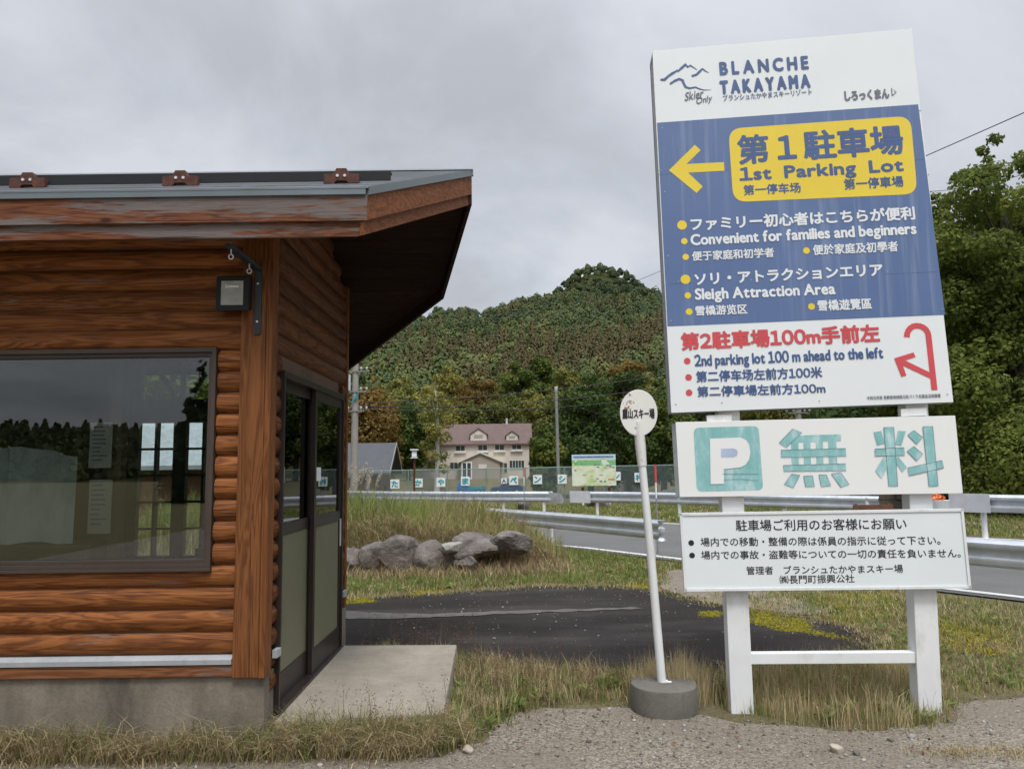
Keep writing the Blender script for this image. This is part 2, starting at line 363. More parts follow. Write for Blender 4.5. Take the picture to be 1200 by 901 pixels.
c = m.ramp(f, [(.3, (0.075, 0.064, 0.056)), (.55, (0.185, 0.162, 0.145)), (.75, (0.30, 0.27, 0.24))]); c = m.mix(m.ramp(l, [(.6, (0, 0, 0)), (.7, (.6, .6, .6))]), c, (0.36, 0.345, 0.31))
m.col(c); m.rough(.95); m.bump(m.math('ADD', f, g2), .9, .05); m.b.inputs['Specular IOR Level'].default_value = 0.1; M['boulder'] = m.m
M['pebble'] = NT('pebble').m
m = NT('pebble'); m.col(m.ramp(m.island(), [(0, (0.09, 0.082, 0.07)), (.5, (0.19, 0.173, 0.148)), (.85, (0.30, 0.29, 0.275)), (1, (0.42, 0.40, 0.37))])); m.rough(.9); M['pebble'] = m.m
M['palestone'] = plain('palestone', (0.40, 0.345, 0.275), .9, .15, 14, 0, .3)
M['palerock'] = plain('palerock', (0.30, 0.28, 0.25), .9, .4, 18, 0, .5)
M['darkstone'] = plain('darkstone', (0.12, 0.115, 0.11), .9, .2, 14, 0, .3)
# leaves and grass
M['straw'] = leafmat('straw', [(0, (0.189, 0.140, 0.069)), (.45, (0.366, 0.292, 0.158)), (.8, (0.506, 0.418, 0.240)), (1, (0.582, 0.493, 0.316))], .2)
M['grassdry'] = leafmat('grassdry', [(0, (0.138, 0.138, 0.041)), (.4, (0.261, 0.227, 0.083)), (.75, (0.398, 0.323, 0.152)), (1, (0.495, 0.398, 0.207))], .25)
M['grassgreen'] = leafmat('grassgreen', [(0, (0.070, 0.116, 0.025)), (.4, (0.132, 0.194, 0.044)), (.75, (0.248, 0.287, 0.078)), (1, (0.466, 0.404, 0.171))], .3)
M['mossleaf'] = leafmat('mossleaf', [(0, (0.17, 0.16, 0.02)), (.5, (0.36, 0.32, 0.03)), (1, (0.48, 0.42, 0.06))], .2)
M['weed'] = leafmat('weed', [(0, (0.09, 0.045, 0.03)), (.5, (0.17, 0.095, 0.06)), (1, (0.27, 0.19, 0.11))], .2)
M['plume'] = leafmat('plume', [(0, (0.36, 0.30, 0.22)), (1, (0.58, 0.52, 0.43))], .3)
M['hillleaf'] = leafmat('hillleaf', [(0, (0.042, 0.062, 0.030)), (.2, (0.068, 0.094, 0.036)), (.4, (0.110, 0.130, 0.044)), (.58, (0.165, 0.165, 0.054)), (.66, (0.098, 0.094, 0.042)), (.8, (0.118, 0.100, 0.046)), (1, (0.150, 0.112, 0.052))], .06, .03)
M['leafdark'] = leafmat('leafdark', [(0, (0.028, 0.049, 0.016)), (.45, (0.059, 0.096, 0.024)), (.75, (0.113, 0.148, 0.031)), (.93, (0.200, 0.200, 0.038)), (1, (0.418, 0.330, 0.052))], .3)
M['leafolive'] = leafmat('leafolive', [(0, (0.075, 0.094, 0.026)), (.5, (0.160, 0.170, 0.042)), (1, (0.311, 0.264, 0.066))], .3)
M['leafright'] = leafmat('leafright', [(0, (0.054, 0.081, 0.022)), (.45, (0.132, 0.174, 0.040)), (.75, (0.225, 0.256, 0.056)), (.93, (0.341, 0.318, 0.065)), (1, (0.558, 0.434, 0.078))], .42)
M['leafrust'] = leafmat('leafrust', [(0, (0.088, 0.060, 0.019)), (.5, (0.175, 0.115, 0.031)), (1, (0.263, 0.169, 0.044))], .3)

# ------------------------------------------------------------------ ground, roads
def sheet(name, poly, z, mat, jitter=0.0, sub=0, label=None):
    pts = [np.array([p[0], p[1]], float) for p in poly]; out = []
    r = random.Random(len(poly)*13+int(z*1e4))
    for i, p in enumerate(pts):
        q = pts[(i+1) % len(pts)]; n = max(1, int(np.linalg.norm(q-p)/sub)) if sub else 1
        for k in range(n):
            w = p+(q-p)*k/n; out.append((w[0]+r.uniform(-jitter, jitter), w[1]+r.uniform(-jitter, jitter), z))
    b = MB(); b.add(out, [tuple(range(len(out)))])
    o = b.build(name, mat); me = o.data
    if me.polygons[0].normal.z < 0: me.flip_normals()
    tag(o, kind='structure'); return o
NG = 46; xs = np.linspace(-900, 900, NG)
def smooth01(t): t = np.clip(t, 0, 1); return t*t*(3-2*t)
def ground_h(x, y): return -1.75*smooth01((np.asarray(y, float)-36)/6)*smooth01((107-np.asarray(y, float))/8)*smooth01((70-np.abs(np.asarray(x, float)))/15)
gxs = np.concatenate([[-900, -300], np.linspace(-75, 75, 51), [300, 900]]); gys = np.concatenate([[-500, -100, 0], np.arange(34, 110, 2.0), [130, 178]])
GX, GY = np.meshgrid(gxs, gys); V = np.stack([GX.ravel(), GY.ravel(), ground_h(GX, GY).ravel()], 1); nx = len(gxs)
idx = np.arange((len(gys)-1)*nx).reshape(len(gys)-1, nx)[:, :-1].ravel()
tag(np_mesh('ground', V, np.stack([idx, idx+1, idx+1+nx, idx+nx], 1), M['soil'], smooth=True), kind='structure')
def g2(x, y): p = G(x, y); return (p[0], p[1])
# gravel lot in the foreground
sheet('gravel_lot', [(-9, 4.44), (-2.0, 4.43), (-1.0, 4.38), (-.42, 4.40), (-.22, 4.62), (-.04, 5.17), (.4, 5.22), (.9, 5.2), (1.4, 4.9), (2.0, 4.70), (2.5, 4.78), (2.9, 5.2), (3.6, 5.35), (4.3, 4.9), (5.2, 4.6), (9, 4.5), (9, -14), (-9, -14)], 0.004, M['gravel'], .03, .09)
sheet('asphalt_pad', [(-1.4, 6.5), (-.5, 6.2), (.2, 6.05), (1.0, 5.9), (1.75, 5.95), (2.3, 6.2), (3.2, 6.7), (3.35, 7.6), (2.9, 8.4), (2.2, 9.1), (1.9, 9.9), (1.4, 10.3), (.3, 10.4), (-1.0, 9.9), (-2.3, 9.5), (-5.5, 9.2), (-5.5, 6.6)], 0.008, M['pad'], .045, .10)
sheet('gravel_shoulder', [(1.9, 9.9), (2.3, 8.9), (3.0, 8.2), (3.5, 8.3), (3.3, 9.1), (3.0, 10.1), (2.9, 12.0), (2.3, 11.6), (2.0, 10.7)], 0.012, M['gravel'], .05, .10)
st = [g2(402, 717), g2(460, 719.5), g2(520, 720), g2(580, 717.5), g2(640, 715.5), g2(700, 714.5), g2(740, 713), g2(765, 714), g2(740, 715), g2(700, 716.6), g2(640, 718.5), g2(580, 721), g2(520, 724), g2(460, 726), g2(402, 726)]
sheet('sand_streak', st, 0.014, M['sand'], .035, .09)
# public road (from the lower right to the far left)
near = [(16, -4.5), (9.6, 3.2), (6.0, 8.45), (4.4, 10.55), (2.9, 12.45), (1.2, 14.8), (-2.5, 18.6), (-9, 23.8), (-22, 31), (-60, 45)]
far_ = [(-57, 53), (-19, 38.0), (-6, 29.6), (.5, 25.2), (4.6, 20.9), (10.3, 15.6), (15.2, 8.5), (22, -1)]
sheet('road', near+far_, 0.02, M['road'])
def strip(pts, w0, w1):
    P = [np.array(p, float) for p in pts]; a = []; b = []
    for i, p in enumerate(P):
        t = P[min(i+1, len(P)-1)]-P[max(i-1, 0)]; n = np.array([-t[1], t[0]])/np.linalg.norm(t)
        a.append(tuple(p+n*w0)); b.append(tuple(p+n*w1))
    return a+b[::-1]
sheet('near_edge_line', strip(near[1:8], -.32, -.17), 0.026, M['roadpaint'])
sheet('far_edge_line', strip(far_[1:7], -.38, -.23), 0.026, M['roadpaint'])

# hill terrain ------------------------------------------------------
_px = [-300, 100, 300, 400, 480, 520, 545, 565, 600, 640, 660, 750, 790, 850, 950, 1100, 1250, 1500]
_py = [470, 430, 410, 400, 384, 372, 368, 374, 363, 354, 352, 352, 350, 350, 320, 290, 270, 300]
_pu = (np.array(_px)-600)/F; _pe = (548-(np.array(_px)-600)*.013-np.array(_py))/F
def terrain(X, Y):
    X = np.asarray(X, float); Y = np.asarray(Y, float)
    u = X/np.maximum(Y, 100); e_ = np.interp(u, _pu, _pe)
    t = (Y-150)/(520-150); g = np.where(t < 1, np.clip(t, 0, 1), 1-np.clip((t-1)*.35, 0, .6))
    z = e_*520*g
    z = z + 47*np.exp(-(((X-72)/47)**2+((Y-605)/62)**2)**1.5)
    z = z + np.clip(t, 0, 1)*2.5*np.sin(X*.045+Y*.02)*np.sin(Y*.037)
    return z
hx = np.linspace(-420, 620, 105); hy = np.linspace(150, 820, 80)
GX, GY = np.meshgrid(hx, hy); HZ = terrain(GX, GY)-.05
V = np.stack([GX.ravel(), GY.ravel(), HZ.ravel()], 1); nx = len(hx)
idx = np.arange((len(hy)-1)*nx).reshape(len(hy)-1, nx)[:, :-1].ravel()
Fq = np.stack([idx, idx+1, idx+1+nx, idx+nx], 1)
M['hillsoil'] = plain('hillsoil', (0.05, 0.056, 0.024), 1.0, .4, .2); M['hillsoil'].node_tree.nodes['Principled BSDF'].inputs['Specular IOR Level'].default_value = 0
tag(np_mesh('hill', V, Fq, M['hillsoil'], smooth=True), kind='structure')

# ------------------------------------------------------------------ leaf clouds
def unit(v): return v/np.maximum(np.linalg.norm(v, axis=-1, keepdims=True), 1e-9)
def leaves(C, Nn, S, tint, asp=0.62):
    n = len(C); rnd = unit(rng.normal(size=(n, 3)))
    t = unit(np.cross(Nn, rnd)); b = np.cross(Nn, t); S = S[:, None]
    V = np.stack([C-t*S, C-b*S*asp, C+t*S, C+b*S*asp], 1).reshape(-1, 3)
    Fq = np.arange(n*4).reshape(n, 4); return V, Fq, np.repeat(tint, 4)
def blobs(centers, radii, n, size, tints, outward=.7, inner=.45):
    k = len(centers); radii = np.asarray(radii, float)
    if radii.ndim == 1: radii = np.repeat(radii[:, None], 3, 1)
    w = radii.prod(1)**(2/3); w = w/w.sum(); who = rng.choice(k, n, p=w)
    d = unit(rng.normal(size=(n, 3))); rr = inner+(1-inner)*rng.random(n)**.6
    C = np.asarray(centers)[who]+d*radii[who]*(rr*rng.uniform(.85, 1.12, n))[:, None]
    Nn = unit(d*outward+rng.normal(size=(n, 3))*.55+np.array([0, 0, .35]))
    S = size*rng.uniform(.6, 1.35, n); T = np.clip(np.asarray(tints)[who]+rng.normal(0, .06, n), 0, 1)
    return leaves(C, Nn, S, T)

# far wooded hill: one mass
def hill_forest():
    Cs, Rs, Ts, Ks = [], [], [], []
    n = 0
    Y = 158+(rng.random(42000)**.8)*507; u = rng.uniform(-.75, .78, 42000); X = u*Y
    keep = (Y < 545) | (((X-70)/95)**2+((Y-600)/75)**2 < 1)
    keep &= ((u < .30) & (u > -.27)) | (rng.random(42000) < .4)
    X, Y, u = X[keep], Y[keep], u[keep]
    ex = rng.normal(72, 48, 2500); ey = rng.uniform(540, 660, 2500); X = np.concatenate([ex, X]); Y = np.concatenate([ey, Y])      # fill the summit
    cell = {}; sel = []
    for i in range(len(X)):
        d = 5.3+Y[i]*.0035; key = (math.floor(X[i]/d), math.floor(Y[i]/d))
        if cell.get(key, 0) < 1: cell[key] = 1; sel.append(i)
    sel = sel[:10500]; X, Y = X[sel], Y[sel]; Z = terrain(X, Y); n = len(X)
    # stands: larch band mid slope, dark wood near the top, yellower lower down
    t = (Y-150)/370
    patch = np.sin(X*.031+1.3)*np.sin(Y*.027+.4)+.6*np.sin(X*.083-Y*.05)+rng.normal(0, .25, n)
    larch = (patch > .42) & (t > .1) & (t < .88)
    tint = np.where(larch, rng.uniform(.66, .90, n), np.clip(.46-.28*t+.10*patch+rng.normal(0, .10, n), .02, .60))
    tint = np.where((rng.random(n) < .10) & (t < .5), rng.uniform(.6, .9, n), tint)
    r = (2.5+2.9*rng.random(n)**1.4)*np.where(Y > 535, .72, 1.0); h = np.where(larch, rng.uniform(10, 14, n), rng.uniform(7, 11, n))*np.where(Y > 535, .75, 1.0)
    per = 185
    who = np.repeat(np.arange(n), per); m_ = len(who)
    d = unit(rng.normal(size=(m_, 3))); d[:, 2] = np.abs(d[:, 2])*1.0-.25; d = unit(d)
    lump = 1+.16*np.sin(d[:, 0]*5+who)*np.sin(d[:, 1]*5+who*2)
    q = rng.random(m_)
    lw = larch[who]
    cr_ = np.where(lw, (1-q)*.78+.08, 1.0)
    ang = np.arctan2(d[:, 1], d[:, 0])
    C = np.empty((m_, 3))
    C[:, 0] = X[who]+np.where(lw, np.cos(ang)*r[who]*.78*cr_, d[:, 0]*r[who]*lump)
    C[:, 1] = Y[who]+np.where(lw, np.sin(ang)*r[who]*.78*cr_, d[:, 1]*r[who]*lump)
    C[:, 2] = Z[who]+np.where(lw, h[who]*(.15+.85*q), h[who]*.55+d[:, 2]*h[who]*.45*lump)
    base = np.where(lw[:, None], np.stack([np.cos(ang), np.sin(ang), np.full(m_, .5)], 1), d)
    Nn = unit(base*1.0+rng.normal(size=(m_, 3))*.16)
    S = np.where(lw, .44, .54)*rng.uniform(.6, 1.3, m_)*(.8+Y[who]/900)
    V, Fq, T = leaves(C, Nn, S, np.clip(tint[who]+rng.normal(0, .02, m_), 0, 1), .75)
    tag(np_mesh('hillside_forest', V, Fq, M['hillleaf'], attr=T), 'dense mixed forest covering the steep hill behind the pension house', 'forest', kind='stuff')
hill_forest()

# single trees ------------------------------------------------------
def tree(name, x, y, h, w, nleaf, size, mat, tint, label, group=None, z0=None, trunk='bark', shape='round', base=.22, seed=0, tr=None):
    r = random.Random(seed*31+int(abs(x)*10)); z0 = float(terrain(x, y)) if z0 is None and y > 150 else float(ground_h(x, y)); h = h-(z0 if z0 < 0 else 0)
    o = thing(name, (x, y, z0), label, 'tree', group)
    cs, rs, ts = [], [], []
    k = 80 if shape == 'cone' else 110 if nleaf > 30000 else 22 if nleaf > 9000 else 15
    for i in range(k):
        q = (i+.5)/k; zc = h*(base+(1-base)*q*.93)
        if shape == 'cone': rad = w*(1-q)*1.0+.06*w
        else: rad = w*math.sqrt(max(.05, 1-(2*q-.85)**2*.8))
        a = i*2.4+r.uniform(-.5, .5); dd = rad*(r.uniform(.35, .72) if k < 100 else r.uniform(.3, 1.05))
        cs.append((math.cos(a)*dd, math.sin(a)*dd, zc+r.uniform(-.04, .04)*h))
        s_ = rad*(r.uniform(.30, .42) if shape == 'cone' else r.uniform(.38, .62) if k < 100 else r.uniform(.20, .34)); rs.append((s_, s_, s_*r.uniform(.55, .8))); ts.append(min(1, max(0, tint+r.uniform(-.22, .22))))
    b = MB(); tr = tr or h*.018+.05
    top = (r.uniform(-.1, .1)*w, r.uniform(-.1, .1)*w, h*.86)
    pts = [(0, 0, -.2), (r.uniform(-.05, .05)*w, 0, h*.25), (top[0]*.5+r.uniform(-.1, .1)*w, top[1]*.5, h*.55), top]
    b.tube(pts, [tr*1.25, tr*.9, tr*.55, tr*.12], 8)
    for i, c in enumerate(cs):
        if i % 2 == 0:
            zs = c[2]*.62; f = zs/h
            st_ = np.array([np.interp(zs, [p[2] for p in pts], [p[j] for p in pts]) for j in (0, 1)]+[zs])
            mid = (st_+np.array(c))/2+np.array([0, 0, .06*h])
            b.tube([st_, mid, c], [tr*.4*(1-f*.5), tr*.25, tr*.06], 5)
    b.build('trunk', M[trunk], o, local=True, smooth=True)
    V, Fq, T = blobs(cs, rs, nleaf, size, ts)
    np_mesh('crown', V, Fq, M[mat], o, attr=T, local=True)
    return o
GT = 'trees standing around and behind the cream house'
def tp(px, Y): return float((px-600)/F*Y)
TL = [ # px, Y, height, half width, n, size, material, tint, label
 (432, 78, 11.5, 4.2, 5200, .30, 'leafrust', .5, 'rust and yellow broad tree right behind the grey roofed hut', 'bark', 'round'),
 (404, 88, 14, 4.6, 4200, .34, 'leafdark', .35, 'dark green tree at the left wall edge above the hut roof', 'bark', 'round'),
 (511, 100, 13.5, 2.6, 1300, .26, 'leafolive', .75, 'thin pale birch with white trunk left of the cream house', 'birch', 'round'),
 (478, 108, 12, 4.2, 5200, .34, 'leafdark', .5, 'dark evergreen between the rust tree and the birch', 'bark', 'round'),
 (455, 132, 17, 5.5, 4500, .42, 'leafolive', .45, 'tall olive tree rising behind the rust tree', 'bark', 'round'),
 (505, 138, 18, 5.8, 4800, .42, 'leafolive', .9, 'yellowing tall tree rising behind the birch', 'bark', 'round'),
 (548, 140, 15, 5.0, 5500, .40, 'leafolive', .35, 'dark tree behind the left half of the maroon roof', 'bark', 'round'),
 (585, 142, 17, 5.5, 5500, .40, 'leafolive', .2, 'round green tree behind the right half of the maroon roof', 'bark', 'round'),
 (560, 158, 20, 6.0, 4800, .46, 'leafrust', .45, 'brownish bare topped tree high behind the middle dormer', 'bark', 'round'),
 (622, 150, 18, 5.5, 4600, .45, 'leafolive', .6, 'light olive tree behind the right end of the maroon roof', 'bark', 'round'),
 (650, 120, 13, 4.2, 4500, .38, 'leafolive', .3, 'brown olive tree directly behind the thin grey pole', 'birch', 'round'),
 (637, 74, 6.2, 2.0, 4600, .22, 'leafdark', .8, 'ivy green bushy tree covering the right corner of the cream house', 'bark', 'round'),
 (690, 84, 12.5, 4.8, 6500, .30, 'leafdark', .3, 'big dark tree behind the map board', 'bark', 'round'),
 (735, 92, 14.5, 5.0, 6000, .32, 'leafdark', .25, 'big dark tree behind the oval bus stop plate', 'bark', 'round'),
 (775, 80, 11.5, 4.0, 5500, .28, 'leafdark', .55, 'dark tree beside the left edge of the tall sign', 'bark', 'round'),
 (700, 135, 18, 6.0, 5500, .42, 'leafolive', .5, 'tall green tree on the slope above the map board', 'bark', 'round'),
 (760, 140, 20, 6.5, 5000, .46, 'leafolive', .7, 'tall yellow green tree on the slope above the bus stop plate', 'bark', 'round'),
 (668, 165, 20, 6.0, 4200, .48, 'leafolive', .35, 'olive tree high on the slope above the thin grey pole', 'bark', 'round'),
 (527, 170, 20, 5.5, 4600, .46, 'leafolive', .8, 'yellow green tree high above the left end of the maroon roof', 'bark', 'round'),
 (606, 172, 20, 5.5, 4600, .46, 'leafdark', .8, 'full green tree high above the right dormer', 'bark', 'round'),
 (470, 165, 19, 5.5, 4600, .46, 'leafolive', .6, 'olive tree high on the slope above the hut', 'bark', 'round'),
 (738, 172, 20, 6.0, 4600, .48, 'leafrust', .6, 'russet tree high on the slope above the map board', 'bark', 'round'),
 (636, 178, 21, 5.5, 4600, .48, 'leafdark', .6, 'green tree high on the slope left of the thin grey pole', 'bark', 'round'),
 (830, 110, 17, 6.5, 4200, .42, 'leafdark', .4, 'dark tree behind the left part of the tall sign', 'bark', 'round'),
 (905, 105, 16, 6.5, 4200, .42, 'leafolive', .4, 'olive tree behind the middle of the tall sign', 'bark', 'round'),
 (985, 95, 17, 6.5, 4200, .40, 'leafdark', .5, 'green tree behind the right part of the tall sign', 'bark', 'round'),
]
for i, (px, Y, h, w, n, s, mt, ti, lab, trk, shp) in enumerate(TL):
    tree('broadleaf_tree', tp(px, Y), Y, h, w, int(n*2.1), s*.68, mt, ti, lab, GT, trunk=trk, shape=shp, seed=i, base=.12 if Y < 100 else .18)
tree('broadleaf_tree', -12.2, 30, 11, 4.0, 6000, .22, 'leafdark', .7, 'green tree beyond the cabin seen through its back door fanlight', seed=77, base=.1)
# big trees on the right edge across the road
tree('broadleaf_tree', 16.6, 24.5, 12.8, 4.1, 95000, .085, 'leafright', .52, 'tall leafy tree filling the right edge beside the big sign', 'trees at the right edge', seed=51, base=.05, tr=.2)
tree('broadleaf_tree', 19.5, 31, 13.5, 4.6, 36000, .12, 'leafright', .35, 'dark tree behind the tall leafy tree at the right edge', 'trees at the right edge', seed=52, base=.05, tr=.2)
tree('broadleaf_tree', 22.0, 24, 13.0, 4.2, 40000, .095, 'leafright', .62, 'yellowing tree cut off by the right edge of the view', 'trees at the right edge', seed=53, base=.08, tr=.2)
tree('broadleaf_tree', 24.5, 45, 15, 5.5, 9000, .24, 'leafdark', .2, 'shady tree far behind between sign and right edge trees', 'trees at the right edge', seed=54, base=.08)
tree('shrub', 15.0, 22.2, 3.6, 2.3, 16000, .065, 'leafright', .6, 'green shrub under the tall trees by the right guard rail', seed=55, base=.02, tr=.06)

# ------------------------------------------------------------------ log cabin
WX, WY, WE = -1.47, 4.50, 6.53       # right wall X, front wall Y, back wall Y
XL = -6.6                             # left end, outside the frame
RY = (WY+WE)/2; SL = 0.47
Tb = PY(553, 240, RY); Tb_z = Tb[2]; TX = Tb[0]
# the eave height where the front corner of the fascia is seen
d_ = ray(430, 275); k_ = d_[2]/d_[1]; AY = (Tb_z-SL*RY-EYE)/(k_-SL); A = PY(430, 275, AY)
nfar = np.array([0, SL, 1.0]); ofar = np.array([0, RY, Tb_z])
Bp = hit(520, 350, ofar, nfar); Cp = hit(405, 437, ofar, nfar)
cab = thing('log_cabin', (WX, WY, 0), 'brown log sided cabin with metal roof and wide window', 'cabin')
def log_courses(b, ax, lo, hi, fixed, z0, z1, out, hgt=.127, bulge=.034, phase=.548):
    k0 = round((z0-phase)/hgt); k1 = round((z1-phase)/hgt)
    for k in range(k0, k1):
        zb = phase+k*hgt; prof = []
        for j in range(9):
            q = j/8; prof.append((zb+.002+q*(hgt-.004), bulge*(max(0, math.sin(math.pi*q)))**.55))
        vs = []
        rr = random.Random(k*7+int(abs(lo)*100)); wob = rr.uniform(-.003, .003)
        for e in (lo, hi):
            for (z, dpt) in prof:
                dd = fixed+out*(dpt+wob*(1 if dpt > .01 else 0)); vs.append((e, dd, z) if ax == 'x' else (dd, e, z))
        n = len(prof); fs = [(j, j+1, n+j+1, n+j) for j in range(n-1)]+[tuple(range(n)), tuple(range(2*n-1, n-1, -1))]
        b.add(vs, fs)
# front wall: window opening
wx1 = PY(257, 415, WY)[0]; wx0 = -4.45; wz0, wz1 = 1.056, 2.326
ztop = 3.215
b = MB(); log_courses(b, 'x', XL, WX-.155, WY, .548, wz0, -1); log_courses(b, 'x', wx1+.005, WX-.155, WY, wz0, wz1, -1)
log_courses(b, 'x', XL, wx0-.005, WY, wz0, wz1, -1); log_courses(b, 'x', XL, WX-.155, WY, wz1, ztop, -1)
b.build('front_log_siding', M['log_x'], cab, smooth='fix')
# side wall: door opening
dy0, dy1, dz0, dz1 = 4.665, 6.335, .175, 2.225
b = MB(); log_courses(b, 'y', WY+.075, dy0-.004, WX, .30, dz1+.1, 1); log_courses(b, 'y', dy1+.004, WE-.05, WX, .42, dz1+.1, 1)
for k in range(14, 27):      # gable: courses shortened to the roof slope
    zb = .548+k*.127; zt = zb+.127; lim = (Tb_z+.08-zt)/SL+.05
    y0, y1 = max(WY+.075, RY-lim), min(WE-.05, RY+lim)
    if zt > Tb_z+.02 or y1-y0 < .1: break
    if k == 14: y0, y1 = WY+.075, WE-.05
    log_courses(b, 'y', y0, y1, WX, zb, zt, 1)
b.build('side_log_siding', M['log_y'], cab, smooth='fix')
b = MB()   # sheathing behind the logs
gab = [(WX-.1, WY+.02, dz1), (WX-.1, WY+.02, A[2]+.25), (WX-.1, RY, Tb_z+.08), (WX-.1, WE, A[2]+.25), (WX-.1, WE, dz1)]
b.prism(gab, (.098, 0, 0)); b.box(WX-.1, WX-.002, WY+.02, dy0-.006, .2, dz1); b.box(WX-.1, WX-.002, dy1+.006, WE, .2, dz1)
b.box(XL, wx0-.006, WY+.002, WY+.1, .43, 3.3); b.box(wx1+.006, WX-.102, WY+.002, WY+.1, .43, 3.3); b.box(wx0-.006, wx1+.006, WY+.002, WY+.1, .43, wz0-.004); b.box(wx0-.006, wx1+.006, WY+.002, WY+.1, wz1+.004, 3.3)
b.box(XL, XL+.1, WY+.1, WE-.1, .2, 3.4)
b.build('wall', M['inside'], cab)
# corner boards, foundation, flashing
b = MB(); b.box(WX-.155, WX-.006, WY-.052, WY+.002, .425, 3.18); o = b.build('corner_board', M['board_z'], cab, bevel=.004)
b = MB(); b.box(WX-.006, WX+.030, WY-.047, WY+.073, .42, 3.18); b.build('corner_board', M['board_z'], cab, bevel=.004)
b = MB(); b.box(WX-.02, WX+.038, WE-.048, WE+.012, .45, 3.2); b.build('corner_board', M['board_z'], cab, bevel=.004)
b = MB(); b.box(XL, WX-.157, WY-.036, WY, .43, .492); b.build('base_board', M['base_x'], cab, bevel=.004)
b = MB(); b.prism([(XL, WY-.044, .498), (XL, WY-.046, .525), (XL, WY-.01, .546), (XL, WY, .546), (XL, WY, .498)], (WX-.162-XL, 0, 0)); b.build('flashing', M['flash'], cab)
b = MB(); b.box(WX+.032, WX+.062, WY+.085, WY+.16, .50, .545); b.build('flashing', M['flash'], cab)
b = MB(); b.box(WX+.04, WX+.06, WE-.17, WE-.06, .55, .60); b.build('flashing', M['flash'], cab)
b = MB(); b.box(XL, WX+.022, WY-.012, WY+.15, -.1, .428); b.box(WX-.14, WX+.022, WY+.15, dy0-.01, -.1, .418); b.box(WX-.14, WX+.035, dy1+.008, WE+.01, -.1, .448); b.box(XL, WX-.15, WE-.14, WE+.01, -.1, .43)
b.box(WX-.139, WX+.05, dy0-.009, dy1+.007, -.1, .143); b.build('foundation', M['concrete'], cab)
b = MB(); b.box(XL+.1, WX-.11, WY+.16, WE-.15, .1, .2); b.build('floor', M['inside'], cab)
# back wall with a double glazed door and a fanlight
bdx0, bdx1 = PY(157, 500, WE)[0], PY(276, 500, WE)[0]
b = MB(); b.box(XL, bdx0, WE-.1, WE, .43, 3.35); b.box(bdx1, WX-.11, WE-.1, WE, .43, 3.35)
ftop = 2.72
b.box(bdx0, bdx1, WE-.1, WE, ftop, 3.35); b.build('back_wall', M['inside'], cab)
bd = MB(); fy0, fy1 = WE-.09, WE-.03
mx_ = (bdx0+bdx1)/2
pz = [.43, 2.02]
def bar(x0, x1, z0, z1): bd.box(x0, x1, fy0, fy1, z0, z1)
bar(bdx0, bdx0+.09, .43, 2.75); bar(bdx1-.09, bdx1, .43, 2.75); bar(bdx0+.09, bdx1-.09, 2.02, 2.22); bar(bdx0+.09, bdx1-.09, .43, .90); bar(mx_-.055, mx_+.055, .90, 2.02)
for (a0, a1) in ((bdx0+.09, mx_-.055), (mx_+.055, bdx1-.09)):
    bar((a0+a1)/2-.011, (a0+a1)/2+.011, .90, 2.02)
    for k in range(1, 5): bd.box(a0, a1, fy0+.012, fy1-.012, .90+k*.224-.010, .90+k*.224+.010)
for s_ in (-1, 0, 1):
    p0 = np.array([mx_+s_*.05, WE-.075, 2.21]); p1 = np.array([mx_+s_*.36, WE-.075, 2.72]); bd.obox(p0-[.02, 0, 0], (.04, 0, 0), (0, .03+.004*s_, 0), p1-p0)
for s_ in (-1, 1):
    bd.prism([(mx_+s_*.43, fy0+.003, 2.74), (mx_+s_*.2, fy0+.003, 2.74), (mx_+s_*.43, fy0+.003, 2.5)], (0, .05, 0))
bd.build('back_door', M['doorframe'], cab)
b = MB(); b.add([(bdx0+.1, WE-.045, .9), (bdx1-.1, WE-.045, .9), (bdx1-.1, WE-.045, 2.73), (bdx0+.1, WE-.045, 2.73)], [(0, 1, 2, 3)]); b.build('back_door_glass', M['doorglass'], cab)
# inside: counter, post, plastic sheet, papers
b = MB(); b.box(-4.4, -2.62, WY+.22, WY+.6, .2, 1.16); b.box(-2.5, -1.75, WE-.55, WE-.2, .2, 1.0); b.build('counter', M['inside'], cab)
b = MB(); b.box(-2.64, -2.56, WY+.42, WY+.5, .2, 3.2); b.build('post', M['inside'], cab)
m = NT('plastic'); m.col((0.70, 0.76, 0.74)); m.rough(.5)
tr_ = m.n('ShaderNodeBsdfTransparent'); ms_ = m.n('ShaderNodeMixShader'); m.t.links.new(m.math('ADD', m.math('MULTIPLY', m.noise(m.world((1, 1, .35)), 3.2, 6, .65), 1.0), m.math('MULTIPLY', m.math('SUBTRACT', 1.72, (lambda q: (m.t.links.new(m.world(), q.inputs[0]), q.outputs[2])[1])(m.n('ShaderNodeSeparateXYZ'))), .55)), ms_.inputs[0]); m.t.links.new(tr_.outputs[0], ms_.inputs[1]); m.t.links.new(m.b.outputs[0], ms_.inputs[2]); m.t.links.new(ms_.outputs[0], m.out.inputs[0])
b = MB(); n_ = 24
vs = [];
for i in range(n_+1):
    x = -4.4+i*(1.62/n_); yy = WY+.30+.012*math.sin(i*1.3)+.01*math.sin(i*2.7); vs += [(x, yy, 1.165+.01*math.sin(i)), (x, yy+.02*math.sin(i*.9), 1.93-.009*i+.012*math.sin(i*.7)+.006*math.sin(i*2.1))]
b.add(vs, [(2*i, 2*i+2, 2*i+3, 2*i+1) for i in range(n_)]); sh = b.build('plastic_sheet', m.m, None, smooth=True); tag(sh, 'hazy plastic sheet hung inside the cabin behind the window', 'sheet')
